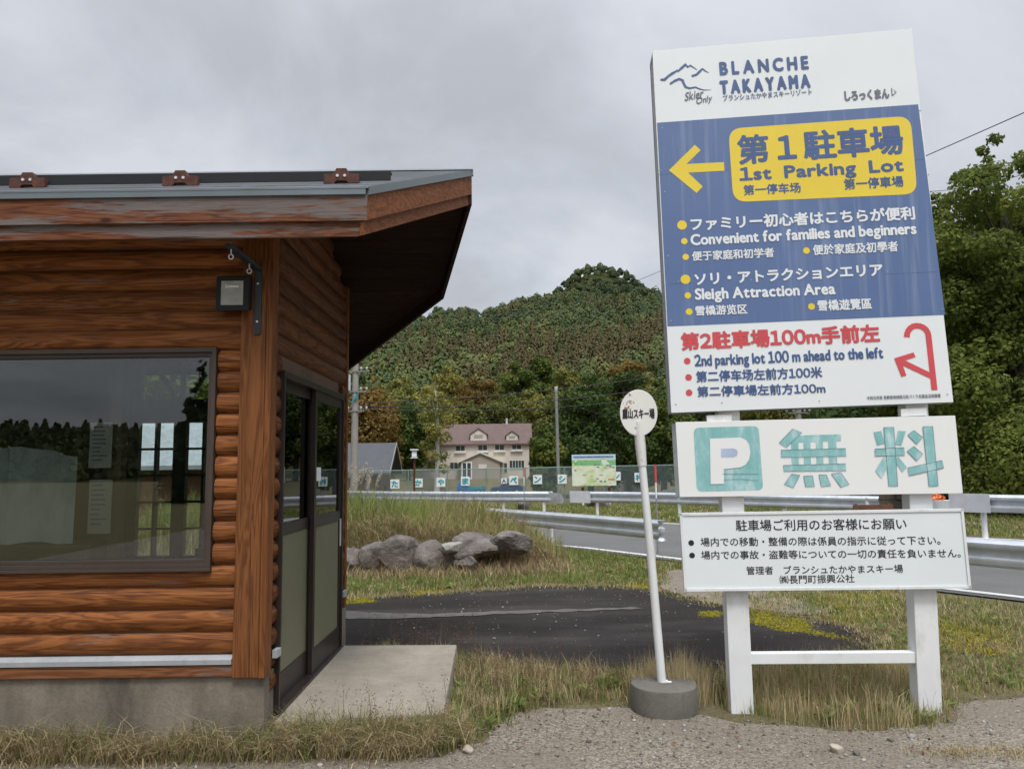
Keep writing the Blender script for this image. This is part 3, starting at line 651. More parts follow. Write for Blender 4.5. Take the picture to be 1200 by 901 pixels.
for (p0, p1, lab) in (((106, 495), (130, 548), 'upper of two notices seen through the cabin window'), ((105, 562), (129, 625), 'lower printed notice inside the window under the other one')):
    yp = WY+.36; a_ = PY(*p0, yp); c_ = PY(*p1, yp); t = thing('notice', (a_[0], yp, c_[2]), lab, 'notice')
    b = MB(); b.box(a_[0], c_[0], yp, yp+.003, c_[2], a_[2]); b.build('paper', M['paper'], t)
    b = MB(); w_ = c_[0]-a_[0]; hh = a_[2]-c_[2]
    r = random.Random(3)
    for k in range(9):
        zc = a_[2]-hh*(.1+.09*k); b.box(a_[0]+w_*.12, a_[0]+w_*r.uniform(.5, .88), yp-.002, yp-.001, zc-.006, zc+.004)
    b.build('print', M['greyink'], t)
# window
def frame(bb, x0, x1, z0, z1, y0, y1, w):
    bb.box(x0, x1, y0, y1, z1-w, z1); bb.box(x0, x1, y0, y1, z0, z0+w); bb.box(x0, x0+w, y0+.001, y1-.001, z0+w, z1-w); bb.box(x1-w, x1, y0+.001, y1-.001, z0+w, z1-w)
win = MB(); frame(win, wx0, wx1, wz0-.012, wz1+.012, WY-.048, WY+.06, .026); frame(win, wx0+.026, wx1-.026, wz0+.014, wz1-.014, WY-.03, WY+.05, .022)
win.box(wx0-.002, wx1+.006, WY-.062, WY-.03, wz0-.03, wz0-.012)
wf = win.build('window_frame', M['winframe'], cab, bevel=.002)
b = MB(); b.box(wx0+.04, wx1-.04, WY+.002, WY+.008, wz0+.03, wz1-.03); b.build('window_pane', M['glass'], wf)
# sliding door in the right wall
dr = MB()
X0, X1 = WX-.07, WX+.052
dr.box(X0, X1, dy0, dy1, dz1-.045, dz1); dr.box(X0, X1, dy0, dy0+.022, dz0, dz1-.045); dr.box(X0, X1, dy1-.03, dy1, dz0, dz1-.045); dr.box(X0, X1+.012, dy0, dy1, dz0-.03, dz0)
df = dr.build('door_frame', M['doorframe'], cab, bevel=.002)
ym = (dy0+dy1)/2
for nm, y0, y1, xo in (('sliding_door', dy0+.022, ym+.04, WX-.02), ('sliding_door', ym-.04, dy1-.03, WX+.02)):
    b = MB(); xa, xb = xo-.015, xo+.018
    b.box(xa, xb, y0, y0+.05, dz0, dz1-.045); b.box(xa, xb, y1-.05, y1, dz0, dz1-.045); b.box(xa, xb, y0+.05, y1-.05, dz0, dz0+.165); b.box(xa, xb, y0+.05, y1-.05, 1.19, 1.265); b.box(xa, xb, y0+.05, y1-.05, dz1-.115, dz1-.045)
    p = b.build(nm, M['doorframe'], cab, bevel=.002)
    b = MB(); b.box(xo-.004, xo+.008, y0+.05, y1-.05, dz0+.165, 1.19); b.build('lower_panel', M['doorgreen'], p)
    b = MB(); b.box(xo-.002, xo+.004, y0+.05, y1-.05, 1.265, dz1-.115); b.build('glass_pane', M['doorglass'], p)
    b = MB(); b.box(xb, xb+.008, y1-.04, y1-.02, .98, 1.2); b.build('pull_handle', M['zincdull'], p)
    b = MB(); b.box(xo+.005, xo+.006, y0+.07, y0+.22, 1.52, 1.62); lab_ = b.build('door_label', M['textwhite'], p)
# roof
lo_h, up_h, dr_h = .082, .145, .040
Aup = A+np.array([0, 0, lo_h]); zt = lo_h+up_h+dr_h
def rz_(Y): return (Tb_z-SL*abs(Y-RY))
XE = -7.2
fa = MB()
fa.prism([(XE, AY, A[2]+lo_h), (A[0], AY, A[2]+lo_h), (A[0]-.02, AY+.028, A[2]+lo_h), (XE, AY+.028, A[2]+lo_h)], (0, 0, up_h)); fb = fa.build('eave_fascia', M['board_x'], cab)
fa = MB(); fa.prism([(XE, AY+.022, A[2]), (A[0]-.045, AY+.022, A[2]), (A[0]-.065, AY+.045, A[2]), (XE, AY+.045, A[2])], (0, 0, lo_h+.004)); fa.build('eave_fascia', M['board_x'], cab)
T3 = np.array([TX, RY, Tb_z])
def rake_boards(P, Q, name, mat):
    d = Q-P; nrm = np.array([-d[1], d[0], 0]); nrm = nrm/np.linalg.norm(nrm)
    if np.dot(nrm, [-1, 0, 0]) < 0: nrm = -nrm
    u3 = np.array([0, 0, 1.0])
    fa = MB(); o_ = P+u3*lo_h; fa.prism([o_, o_+d, o_+d+nrm*.028, o_+nrm*.028], u3*up_h); fa.build(name, mat, cab)
    fa = MB(); o_ = P+nrm*.022+d*.0; fa.prism([o_-u3*.0, o_+d, o_+d+nrm*.023, o_+nrm*.023], u3*(lo_h-.003)); fa.build(name, mat, cab)
    fa = MB(); o_ = P+u3*(lo_h+up_h)-nrm*.012; fa.prism([o_, o_+d, o_+d+nrm*.05, o_+nrm*.05], u3*(dr_h+.008)); fa.build('drip_edge', M['drip'], cab)
B3 = np.array(Bp); C3 = np.array(Cp)
rake_boards(A, T3, 'rake_board', M['rake'])
for (P, Q) in ((T3, B3), (B3, C3)):     # far rakes, seen from below only
    d = Q-P; nrm = np.array([d[1], -d[0], 0]); nrm = nrm/np.linalg.norm(nrm)
    if np.dot(nrm, [-1, 0, 0]) < 0: nrm = -nrm
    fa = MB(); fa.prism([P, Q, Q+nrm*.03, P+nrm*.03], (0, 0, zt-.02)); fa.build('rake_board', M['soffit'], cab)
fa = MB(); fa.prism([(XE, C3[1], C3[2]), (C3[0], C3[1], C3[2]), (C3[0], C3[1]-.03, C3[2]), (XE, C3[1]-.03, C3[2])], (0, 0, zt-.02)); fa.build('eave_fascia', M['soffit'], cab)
fa = MB(); fa.prism([(XE, AY-.014, A[2]+lo_h+up_h), (A[0]-.006, AY-.014, A[2]+lo_h+up_h), (A[0]-.03, AY+.03, A[2]+lo_h+up_h), (XE, AY+.03, A[2]+lo_h+up_h)], (0, 0, dr_h)); fa.build('drip_edge', M['drip'], cab)
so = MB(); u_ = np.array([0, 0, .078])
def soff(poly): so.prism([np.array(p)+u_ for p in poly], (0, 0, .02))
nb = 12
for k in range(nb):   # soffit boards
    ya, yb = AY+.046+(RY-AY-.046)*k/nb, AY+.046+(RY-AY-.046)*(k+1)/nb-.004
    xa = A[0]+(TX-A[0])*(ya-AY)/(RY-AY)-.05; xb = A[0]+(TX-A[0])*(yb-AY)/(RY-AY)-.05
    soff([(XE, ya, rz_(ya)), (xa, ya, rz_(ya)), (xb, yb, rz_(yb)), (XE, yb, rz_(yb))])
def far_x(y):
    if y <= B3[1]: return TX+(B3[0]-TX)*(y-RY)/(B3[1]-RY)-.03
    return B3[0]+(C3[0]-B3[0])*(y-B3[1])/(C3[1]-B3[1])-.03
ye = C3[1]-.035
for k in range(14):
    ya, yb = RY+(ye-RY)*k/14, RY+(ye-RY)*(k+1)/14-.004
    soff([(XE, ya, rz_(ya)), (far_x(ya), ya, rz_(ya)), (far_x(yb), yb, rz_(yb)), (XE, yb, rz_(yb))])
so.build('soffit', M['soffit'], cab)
rf = MB(); nst = 9
for k in range(nst):   # lapped metal courses on the near slope
    ya, yb = AY-.016+(RY-AY+.016)*k/nst, AY-.016+(RY-AY+.016)*(k+1)/nst+.012
    zz_ = zt+.012
    xa = A[0]+(TX-A[0])*(ya-AY)/(RY-AY)+.012; xb = A[0]+(TX-A[0])*(min(yb, RY)-AY)/(RY-AY)+.012
    rf.prism([(XE, ya, rz_(ya)+zz_), (xa, ya, rz_(ya)+zz_), (xb, yb, Tb_z-SL*(RY-yb)+zz_-.012), (XE, yb, Tb_z-SL*(RY-yb)+zz_-.012)], (0, 0, -.012))
rf.build('metal_roofing', M['roofmetal'], cab)
rf = MB(); z0_ = np.array([0, 0, zt+.004])
rf.prism([np.array((XE, RY, Tb_z))+z0_, T3+z0_, B3+z0_, C3+z0_, np.array((XE, C3[1], C3[2]))+z0_], (0, 0, -.02)); rf.build('metal_roofing', M['roofmetal'], cab)
rf = MB(); rf.prism([(XE, RY-.07, Tb_z+zt-.018), (XE, RY, Tb_z+zt+.022), (XE, RY+.07, Tb_z+zt-.018), (XE, RY, Tb_z+zt-.0)], (TX-XE+.01, 0, 0)); rf.build('ridge_cap', M['roofmetal'], cab)
# snow guard: one black angle rail on rusty brackets
sy = AY+.34; sz = rz_(sy)+zt+.012
xr = PY(458, 210, sy)[0]
sg = thing('snow_guard', (-2.5, sy, sz), 'black snow guard rail on rusty brackets along the cabin roof', 'snow guard')
b = MB(); b.box(XE+.1, xr, sy-.004, sy+.004, sz+.004, sz+.066); b.box(XE+.1, xr, sy+.004, sy+.05, sz+.055, sz+.063); b.build('rail', M['black'], sg)
for px in (-150, 38, 215, 402):
    xc = PY(px, 208, sy)[0]; b = MB(); y_ = sy-.05
    b.prism([(xc-.105, y_, sz-.03), (xc-.105, y_, sz+.03), (xc-.045, y_, sz+.034), (xc-.03, y_, sz+.066), (xc+.03, y_, sz+.066), (xc+.045, y_, sz+.034), (xc+.105, y_, sz+.03), (xc+.105, y_, sz-.03), (xc+.045, y_, sz-.032), (xc+.03, y_, sz-.012), (xc-.03, y_, sz-.012), (xc-.045, y_, sz-.032)], (0, .042, 0))
    br = b.build('bracket', M['rust'], sg, bevel=.003)
    for s_ in (-.022, .022):
        b = MB(); b.tube([(xc+s_, y_-.006, sz+.018), (xc+s_, y_+.001, sz+.018)], .009, 8); b.build('bolt', M['zincdull'], br)
# little lightning rod bracket on the far rake
# floodlight
fl = thing('floodlight', tuple(PY(273, 345, WY-.03)), 'black square floodlight on the log wall under the eave', 'floodlight')
c0 = PY(273, 341, WY-.11)
b = MB(); w_, h_ = .098, .105
b.prism([(c0[0]-w_, c0[1]+.055, c0[2]-h_), (c0[0]+w_, c0[1]+.055, c0[2]-h_), (c0[0]+w_, c0[1]+.055, c0[2]+h_), (c0[0]-w_, c0[1]+.055, c0[2]+h_)][::-1], (0, -.065, -.018)); b.build('housing', M['black'], fl, bevel=.008)
b = MB(); b.box(c0[0]-.03, c0[0]+.03, c0[1]+.05, WY-.02, c0[2]-.03, c0[2]+.03); b.build('mount', M['black'], fl)
b = MB(); b.add([(c0[0]-.066, c0[1]-.013, c0[2]-.088), (c0[0]+.066, c0[1]-.013, c0[2]-.088), (c0[0]+.066, c0[1]-.013, c0[2]+.058), (c0[0]-.066, c0[1]-.013, c0[2]+.058)], [(0, 1, 2, 3)])
m = NT('lens'); m.col(m.ramp(m.noise(m.world((1, 1, 1)), 18, 3), [(.3, (0.26, 0.25, 0.21)), (.7, (0.36, 0.35, 0.30))])); m.rough(.15); lens = b.build('lens', m.m, fl)
b = MB(); b.box(c0[0]-.035, c0[0]+.04, c0[1]-.017, c0[1]-.0145, c0[2]+.018, c0[2]+.028); b.box(c0[0]-.04, c0[0]-.03, c0[1]-.017, c0[1]-.0145, c0[2]+.012, c0[2]+.034); b.build('bulb', M['textwhite'], lens)
# hanging sign bracket
hb = thing('hanging_bracket', (WX-.08, WY-.055, 2.4), 'black iron arm bracket with two hooks on the corner board', 'bracket')
p_t = PY(303, 318, WY-.06); p_b = PY(303.5, 392, WY-.06)
b = MB(); b.box(p_t[0]-.021, p_t[0]+.021, WY-.062, WY-.0535, p_b[2], p_t[2]+.01); b.build('back_plate', M['darkmetal'], hb, bevel=.002)
arm_y = AY+.10; pe = PY(268, 290, arm_y)
xa_ = p_t[0]
b = MB(); b.obox((xa_-.02, WY-.06, p_t[2]-.0), (pe[0]-xa_, arm_y-WY+.06, pe[2]-p_t[2]+.0), (.04, 0, 0), (0, 0, .022)); b.build('arm', M['darkmetal'], hb)
for q in (.32, .92):
    p = np.array([xa_, WY-.06, p_t[2]])+(np.array(pe)-np.array([xa_, WY-.06, p_t[2]]))*q
    b = MB(); b.tube([p+[0, 0, .035], p+[0, 0, -.03]], .004, 6); b.tube([p+np.array([.013*math.sin(a), 0, -.043+.014*math.cos(a)]) for a in np.linspace(0, 5.8, 12)], .0038, 6); b.build('eye_hook', M['zincdull'], hb, smooth=True)
for zq in (.2, .8):
    b = MB(); zc = p_b[2]+(p_t[2]-p_b[2])*zq; b.tube([(p_t[0], WY-.068, zc), (p_t[0], WY-.06, zc)], .007, 8); b.build('screw', M['zincdull'], hb)
# concrete entrance slab
sb = MB(); sx0, sx1 = WX+.058, -.44
sb.add([(sx0, 4.56, -.05), (sx1+.01, 4.72, -.05), (sx1-.03, 6.42, -.05), (sx0, 6.40, -.05), (sx0, 4.56, .15), (sx1, 4.72, .135), (sx1-.045, 6.40, .155), (sx0, 6.38, .165)], [(3,2,1,0),(4,5,6,7),(0,1,5,4),(1,2,6,5),(2,3,7,6),(3,0,4,7)])
tag(sb.build('entrance_slab', M['slab'], None, bevel=.012), 'worn concrete slab in front of the sliding door', 'concrete slab')

# ------------------------------------------------------------------ lettering helper
_tcache = {}
def glyph(ch):
    if ch in _tcache: return _tcache[ch]
    c = bpy.data.curves.new('t', 'FONT'); c.body = ch; c.size = 1; c.resolution_u = 3
    o = bpy.data.objects.new('t', c); COL.objects.link(o)
    dg = bpy.context.evaluated_depsgraph_get(); dg.update(); me = o.evaluated_get(dg).to_mesh()
    v = np.array([p.co[:] for p in me.vertices]).reshape(-1, 3); f = [tuple(p.vertices) for p in me.polygons]
    o.evaluated_get(dg).to_mesh_clear(); bpy.data.objects.remove(o); bpy.data.curves.remove(c)
    _tcache[ch] = (v, f); return v, f
def glyphs(s, gap=.085):
    vs, fs, x, n = [], [], 0.0, 0
    for ch in s:
        if ch == ' ': x += .26; continue
        if ch == '\u3000': x += 1.0; continue
        latin = 33 <= ord(ch) < 127
        v, f = glyph(chr(ord(ch)+0xFEE0) if ch in '0123456789' else ch)
        if len(v) == 0: x += .5; continue
        v = v.copy()
        if latin: w = v[:, 0].max()-v[:, 0].min(); v[:, 0] += x-v[:, 0].min()+gap/2; x += w+gap
        else: v[:, 0] += x; x += 1.0
        vs.append(v); fs += [tuple(i+n for i in q) for q in f]; n += len(v)
    return np.concatenate(vs), fs
class Board:
    def __init__(s, o, ex, ez, n):
        s.o, s.ex, s.ez, s.n = o, ex, ez, n
    def uv(s, x, y):
        p = hit(x, y, s.o, s.n)-s.o; return np.dot(p, s.ex), np.dot(p, s.ez)
    def at(s, u, v, d=0.0): return s.o+s.ex*u+s.ez*v-s.n*d     # d towards the viewer
    def poly(s, b, pts, d, raw=False):
        uv = pts if raw else [s.uv(*p) for p in pts]
        b.add([s.at(u, v, d) for u, v in uv], [tuple(range(len(uv)))])
    def disc(s, b, x, y, r, d):
        u, v = s.uv(x, y); u2, _ = s.uv(x+r, y); rr = abs(u2-u)
        s.poly(b, [(u+rr*math.cos(a), v+rr*math.sin(a)) for a in np.linspace(0, 2*math.pi, 20)[:-1]], d, True)
    def ribbon(s, b, pts, w, d):
        P = [np.array(s.uv(*p)) for p in pts]; n = len(P); k = abs(s.uv(pts[0][0]+1, pts[0][1])[0]-s.uv(*pts[0])[0])
        w = [w]*n if not hasattr(w, '__len__') else w; l_, r_ = [], []
        for i in range(n):
            t = P[min(i+1, n-1)]-P[max(i-1, 0)]; t = t/np.linalg.norm(t); q = np.array([-t[1], t[0]])*w[i]*k/2
            l_.append(P[i]+q); r_.append(P[i]-q)
        for i in range(n-1): s.poly(b, [l_[i], l_[i+1], r_[i+1], r_[i]], d+i*.00004, True)
    def text(s, b, txt, bl, br, top, d=.003, bold=0.0, shear=0.0):
        u0, v0 = s.uv(*bl); u1, v1 = s.uv(*br); _, vt = s.uv(bl[0], top)
        v, f = glyphs(txt); mn, mxx = v.min(0), v.max(0); sx = (u1-u0)/(mxx[0]-mn[0]); sy_ = (vt-v0)/(mxx[1]-mn[1])
        sl = (v1-v0)/(u1-u0)
        offs = [(0, 0)] if bold <= 0 else [(bold*math.cos(a), bold*math.sin(a)) for a in np.linspace(0, 2*math.pi, 9)[:-1]]
        for k, (du, dv) in enumerate(offs):
            vs = []
            for p in v:
                uu = u0+(p[0]-mn[0])*sx+du*(sy_); vv = v0+(p[1]-mn[1])*sy_+dv*sy_+sl*(uu-u0); vs.append(s.at(uu+shear*(vv-v0), vv, d+k*.00012))
            b.add(vs, f)
def board_from(cs, o_plane, n):
    P = [hit(x, y, o_plane, n) for x, y in cs]      # tl, tr, br, bl
    ex = (P[1]-P[0])+(P[2]-P[3]); ex = ex/np.linalg.norm(ex); nn = n/np.linalg.norm(n); ez = np.cross(ex, nn)
    if ez[2] < 0: ez = -ez
    o = sum(P)/4; w = (np.dot(P[1]-P[0], ex)+np.dot(P[2]-P[3], ex))/2; h = (np.dot(P[0]-P[3], ez)+np.dot(P[1]-P[2], ez))/2
    return Board(o, ex, ez, nn), w, h, P
def panel_box(B, P, depth, d0=0.0):
    b = MB(); q = [p+B.n*d0 for p in P]; b.prism([q[3], q[2], q[1], q[0]], B.n*depth); return b

# ------------------------------------------------------------------ the tall sign
YAW = R(4.2); TILT = R(0.4)
sn = np.array([math.sin(YAW)*1.0, math.cos(YAW), 0.0]); sn = sn+np.array([0, 0, -math.sin(TILT)]); sn = sn/np.linalg.norm(sn)  # away from the viewer
pl = np.array([2.0, 4.98, 1.2])
sign = thing('parking_sign', (2.05, 5.06, 0), 'tall double board ski parking sign on white posts', 'sign')
# posts
def post(xt, yt, xb, yb, w=.145):
    back = pl+sn*.105
    t_ = hit(xt, yt, back, sn); b_ = hit(xb, yb, back, sn); ax = (t_-b_)/np.linalg.norm(t_-b_)
    b_ = b_-ax*(b_[2]/ax[2]+.05); ex = np.cross(sn, ax); ex = ex/np.linalg.norm(ex)
    b = MB(); b.obox(b_-ex*w/2-sn*w*.42, ex*w, sn*w*.84, t_-b_); b.build('post', M['whitepaint'], sign, bevel=.006)
    return b_, t_
LB, LT = post(839, 200, 868, 835); RB, RT = post(1056, 170, 1085.5, 832)
ca, cb = hit(868, 772, pl+sn*.06, sn), hit(1074, 770.5, pl+sn*.06, sn)
b = MB(); b.obox(ca-[0, 0, .034], cb-ca, sn*.07, (0, 0, .068)); b.build('crossbar', M['whitepaint'], sign, bevel=.004)
# main board
B1, w1, h1, P1 = board_from([(764.6, 59.8), (1068.2, 33.8), (1117.2, 471), (786.8, 483.5)], pl, sn)
mb = panel_box(B1, P1, .012).build('main_board', M['signwhite'], sign)
b = MB()
ex, ez = B1.ex, B1.ez
def at1(x, y, d): u, v = B1.uv(x, y); return B1.at(u, v, d)
q = [p+B1.n*.0125 for p in P1]; ins = .012
rim = .165
for i, j in ((0, 1), (1, 2), (2, 3), (3, 0)):
    d = (q[j]-q[i]); L_ = np.linalg.norm(d); inn = sum(q)/4-(q[i]+q[j])/2; inn = inn/np.linalg.norm(inn)
    b.obox(q[i]+inn*.004, d, inn*.03, B1.n*(rim-.001*i))
b.add([p+B1.n*rim for p in q], [(0, 1, 2, 3)])
b.build('frame', M['signgrey'], mb)
b = MB(); B1.poly(b, [(769.9, 144.2), (1075.9, 122.6), (1107.4, 369), (782.2, 382.6)], .001); b.build('blue_field', M['blue'], mb)
# yellow plate with rounded corners
def rounded(cs, r, n=7):
    out = []; C_ = [np.array(c) for c in cs]
    for i in range(4):
        p, a, c = C_[i], C_[i-1], C_[(i+1) % 4]; da = (a-p)/np.linalg.norm(a-p); dc = (c-p)/np.linalg.norm(c-p)
        for k in range(n+1):
            t = k/n; out.append((p+da*r*(1-t)**2+dc*r*t**2))
    return out
b = MB(); B1.poly(b, rounded([(853.4, 151.2), (1066.8, 136.2), (1075, 227.6), (859.3, 237.2)], 16), .002); b.build('yellow_plate', M['yellow'], mb)
b = MB(); B1.poly(b, [(750+x/3.158, 20+y/3.158) for x, y in ((107, 568), (203, 474), (224, 494), (172, 545), (310, 538), (312, 570), (178, 577), (232, 628), (209, 652))], .002); b.build('arrow', M['yellow'], mb)
for (x, y, r_) in ((799.2, 264, 5.7), (801.9, 282.8, 3.8), (803.5, 301.3, 3.8), (945, 293.9, 4), (803.2, 327.5, 5.7), (806, 346.3, 3.8), (807.5, 365.4, 4), (950.9, 359.3, 4)): b = MB(); B1.disc(b, x, y, r_, .002); b.build('bullet', M['yellow'], mb)
b = MB()
B1.text(b, 'B L A N C H E', (844.4, 88.1), (947, 80.8), 73.8, bold=.04); B1.text(b, 'T A K A Y A M A', (845, 110.2), (948.9, 102.3), 96, bold=.05)
B1.text(b, 'ブランシュたかやまスキーリゾート', (847.5, 118.8), (951.4, 111.2), 112, bold=.012)
B1.text(b, '第１駐車場', (866.5, 192.6), (1058.7, 179.9), 160, bold=.032)
B1.text(b, '1st  Parking  Lot', (867.8, 216), (1058.7, 204.6), 197.3, bold=.04)
B1.text(b, '第一停车场', (871.9, 229), (938.4, 225.8), 217.4, bold=.025); B1.text(b, '第一停車場', (989.7, 222.7), (1058.7, 218.9), 210.2, bold=.025)
B1.text(b, '2nd parking lot 100 m ahead to the left', (814.9, 432.6), (1035, 423), 416.0, bold=.03)
B1.text(b, '第二停车场左前方100米', (816.4, 447.8), (963.5, 442.2), 435.2, bold=.028); B1.text(b, '第二停車場左前方100m', (817.7, 464.9), (967.2, 460.6), 453, bold=.028)
q4 = lambda pts: [(770+x/6.316, 60+y/6.316) for x, y in pts]
B1.ribbon(b, q4([(24, 214), (55, 214), (85, 186), (112, 168), (138, 153), (152, 137)]), [2.4, 3.6, 2.6, 3.2, 2.4, .6], .002)
B1.ribbon(b, q4([(150, 156), (185, 124), (210, 102), (228, 120), (246, 108), (268, 122), (298, 142)]), [1.6, 3.2, 3.6, 2.4, 2, 1.4, .4], .002)
B1.ribbon(b, q4([(256, 188), (292, 176), (318, 150), (337, 134), (358, 150), (384, 162)]), [2.6, 2.8, 3, 2.4, 1.5, .4], .002)
B1.ribbon(b, q4([(95, 246), (130, 222), (165, 208), (188, 218), (198, 244), (212, 268), (240, 277), (285, 269), (320, 284), (352, 290), (400, 288)]), [2.4, 3, 3, 3.2, 2.8, 2.8, 2.2, 1.8, 1.4, 1, .3], .002)
b.build('navy_lettering', M['navy'], mb)
b = MB(); B1.text(b, 'Skier', (802.5, 118.8), (823.4, 114.4), 109, bold=.012, shear=.15); b.build('script_lettering', M['greyink'], mb)
b = MB(); B1.text(b, 'Only', (815.5, 125), (833.5, 121), 115.4, bold=.012, shear=.15); b.build('script_lettering', M['greyink'], mb)
b = MB(); B1.text(b, 'しろっくまん', (990.6, 118.4), (1041.9, 115.4), 107.5, bold=.05); b.build('dark_lettering', M['greyink'], mb)
b = MB(); B1.ribbon(b, [(1045.5, 112.8), (1044.5, 103.6), (1050, 108.6), (1045.8, 112.4)], 1.2, .003); b.build('note_symbol', M['greyink'], mb)
b = MB(); B1.text(b, '令和元年度 長野県地域発元気づくり支援金活用事業', (1015.9, 468.6), (1102.3, 465.6), 464.2, bold=.01)
b.build('small_lettering', M['greyink'], mb)
b = MB()
B1.text(b, 'ファミリー初心者はこちらが便利', (810.3, 270.5), (1072, 257.2), 256, bold=.036)
B1.text(b, 'Convenient for families and beginners', (810.3, 291.4), (1073.9, 278), 275.3, bold=.035)
B1.text(b, '便于家庭和初学者', (811.5, 305.9), (907, 301.3), 295.1, bold=.026); B1.text(b, '便於家庭及初學者', (953.3, 299.1), (1052.3, 294.5), 287.4, bold=.026)
B1.text(b, 'ソリ・アトラクションエリア', (814.9, 334.3), (1034.4, 322.9), 320.9, bold=.036)
B1.text(b, 'Sleigh Attraction Area', (815.5, 355.1), (978.9, 348.4), 338.9, bold=.035)
B1.text(b, '雪橇游览区', (815.5, 370), (875.6, 367.6), 359, bold=.026); B1.text(b, '雪橇遊覽區', (958.9, 364.5), (1021.5, 362), 352.2, bold=.026)
b.build('white_lettering', M['textwhite'], mb)
b = MB(); B1.text(b, '第2駐車場100m手前左', (799.2, 410.1), (1030.7, 400), 390.7, bold=.04)
b.build('red_lettering', M['red'], mb)
for y_, x_ in ((423.1, 805.3), (442.2, 806.9), (460.1, 807.5)): b = MB(); B1.disc(b, x_, y_, 3.9, .002); b.build('bullet', M['red'], mb)
q6 = lambda pts: [(1020+x/7.51, 360+y/7.51) for x, y in pts]
b = MB(); arc = [(320, 264), (322, 235), (332, 208), (350, 185), (375, 169), (403, 163), (435, 166), (463, 177), (488, 197), (503, 222), (510, 250), (563, 728)]
B1.ribbon(b, q6(arc), 6.9, .002); B1.poly(b, q6([(208, 450), (378, 398), (397, 437), (303, 468), (525, 575), (530, 628), (283, 512), (316, 600), (272, 613)]), .0028); b.build('red_arrow', M['red'], mb)
for (x, y) in ((776, 150), (779, 225), (783, 300), (786, 376), (1078, 130), (1088, 205), (1098, 283), (1104, 362), (792, 474), (846, 472), (960, 470), (1040, 466), (1110, 462), (795, 330), (880, 328), (960, 324), (1040, 318), (775, 200)):
    b = MB(); B1.disc(b, x, y, .9, .0025); b.build('rivet', M['signgrey'], mb)
M['seam'] = plain('seam', (0.075, 0.12, 0.24), .6, .2, 9)
for p_, q_ in (((771.8, 205), (853, 199.3)), ((1072.5, 187.5), (1083, 187)), ((783, 333), (812, 331.4)), ((1036, 321.6), (1098, 318.6))):
    b = MB(); B1.ribbon(b, [p_, q_], .45, .0016); b.build('panel_seam', M['seam'], mb)
# small caps on the posts between boards
for (xc, yc) in ((843, 489.5), (1071, 482)):
    b = MB(); p = hit(xc, yc, pl+sn*.02, sn); b.obox(p-B1.ex*.082-[0, 0, .03], B1.ex*.164, sn*.05, (0, 0, .05)); b.build('post_cap', M['whitepaint'], sign)
# second board: taped FREE parking
pl2 = pl-sn*.0
B2, w2, h2, P2 = board_from([(791.8, 494.6), (1119.4, 486.9), (1128.5, 577.9), (796.6, 582.3)], pl2, sn)
m2 = panel_box(B2, P2, .02).build('free_parking_board', M['board2'], sign, bevel=.002)
P2b = [p+B2.n*.19-B2.ez*.0 for p in P2]; b = MB(); b.prism([P2b[3]-B2.ex*.0, P2b[2], P2b[1], P2b[0]], B2.n*.012); b.build('rear_board', M['zincdull'], sign)
q3 = lambda pts: [(770+x/3.077, 470+y/3.077) for x, y in pts]
b = MB(); B2.poly(b, rounded(q3([(131, 96), (366, 89), (383, 320), (143, 326)]), 7), .001)
for k, qd in enumerate([
 [(440,150),(488,100),(522,112),(465,168)], [(498,124),(663,119),(663,144),(500,149)], [(447,176),(680,170),(681,198),(447,203)], [(482,128),(509,127),(512,240),(486,241)], [(527,128),(552,127),(555,240),(530,240)], [(572,126),(597,125),(600,238),(575,239)], [(616,125),(645,124),(650,236),(620,237)], [(455,231),(680,225),(681,250),(457,253)],
 [(485,262),(515,266),(490,312),(458,300)], [(528,270),(560,268),(567,308),(535,308)], [(583,265),(610,265),(626,305),(592,308)], [(628,262),(662,257),(692,300),(662,310)],
 [(816,95),(853,93),(867,307),(835,307)], [(780,112),(808,107),(820,152),(793,160)], [(868,107),(897,108),(880,160),(858,155)], [(785,172),(890,167),(892,195),(785,198)], [(815,202),(840,222),(808,278),(786,252)], [(853,210),(870,200),(900,238),(883,255)],
 [(903,122),(925,105),(957,130),(935,155)], [(925,163),(957,190),(935,215),(900,180)], [(957,92),(993,90),(1013,305),(980,307)], [(903,240),(1027,213),(1033,240),(908,268)]]):
    B2.poly(b, q3(qd), .0012+k*.00012)
b.build('teal_tape', M['tape'], m2)
b = MB()
for k, qd in enumerate([[(440,150),(488,100),(522,112),(465,168)], [(455,231),(680,225),(681,250),(457,253)], [(447,176),(680,170),(681,198),(447,203)], [(785,172),(890,167),(892,195),(785,198)], [(816,95),(853,93),(867,307),(835,307)], [(957,92),(993,90),(1013,305),(980,307)], [(903,240),(1027,213),(1033,240),(908,268)], [(903,122),(925,105),(957,130),(935,155)], [(925,163),(957,190),(935,215),(900,180)], [(485,262),(515,266),(490,312),(458,300)], [(628,262),(662,257),(692,300),(662,310)], [(528,270),(560,268),(567,308),(535,308)], [(583,265),(610,265),(626,305),(592,308)]]):
    B2.ribbon(b, q3(qd+[qd[0]]), .45, .0046)
B2.ribbon(b, q3([(235, 262), (365, 262)]), .5, .0046); B2.ribbon(b, q3([(240, 284), (300, 280), (362, 286)]), .4, .0046)
b.build('tape_edges', M['greyink'], m2)
b = MB(); B2.poly(b, q3([(190,135),(300,131),(320,140),(331,156),(336,185),(331,212),(318,230),(300,239),(240,245),(241,298),(193,299)]), .0042); b.build('white_letter', M['board2'], m2)
b = MB(); B2.poly(b, q3([(230,172),(275,170),(287,175),(291,186),(287,197),(276,202),(230,203)]), .005); b.build('letter_counter', M['lilac'], m2)
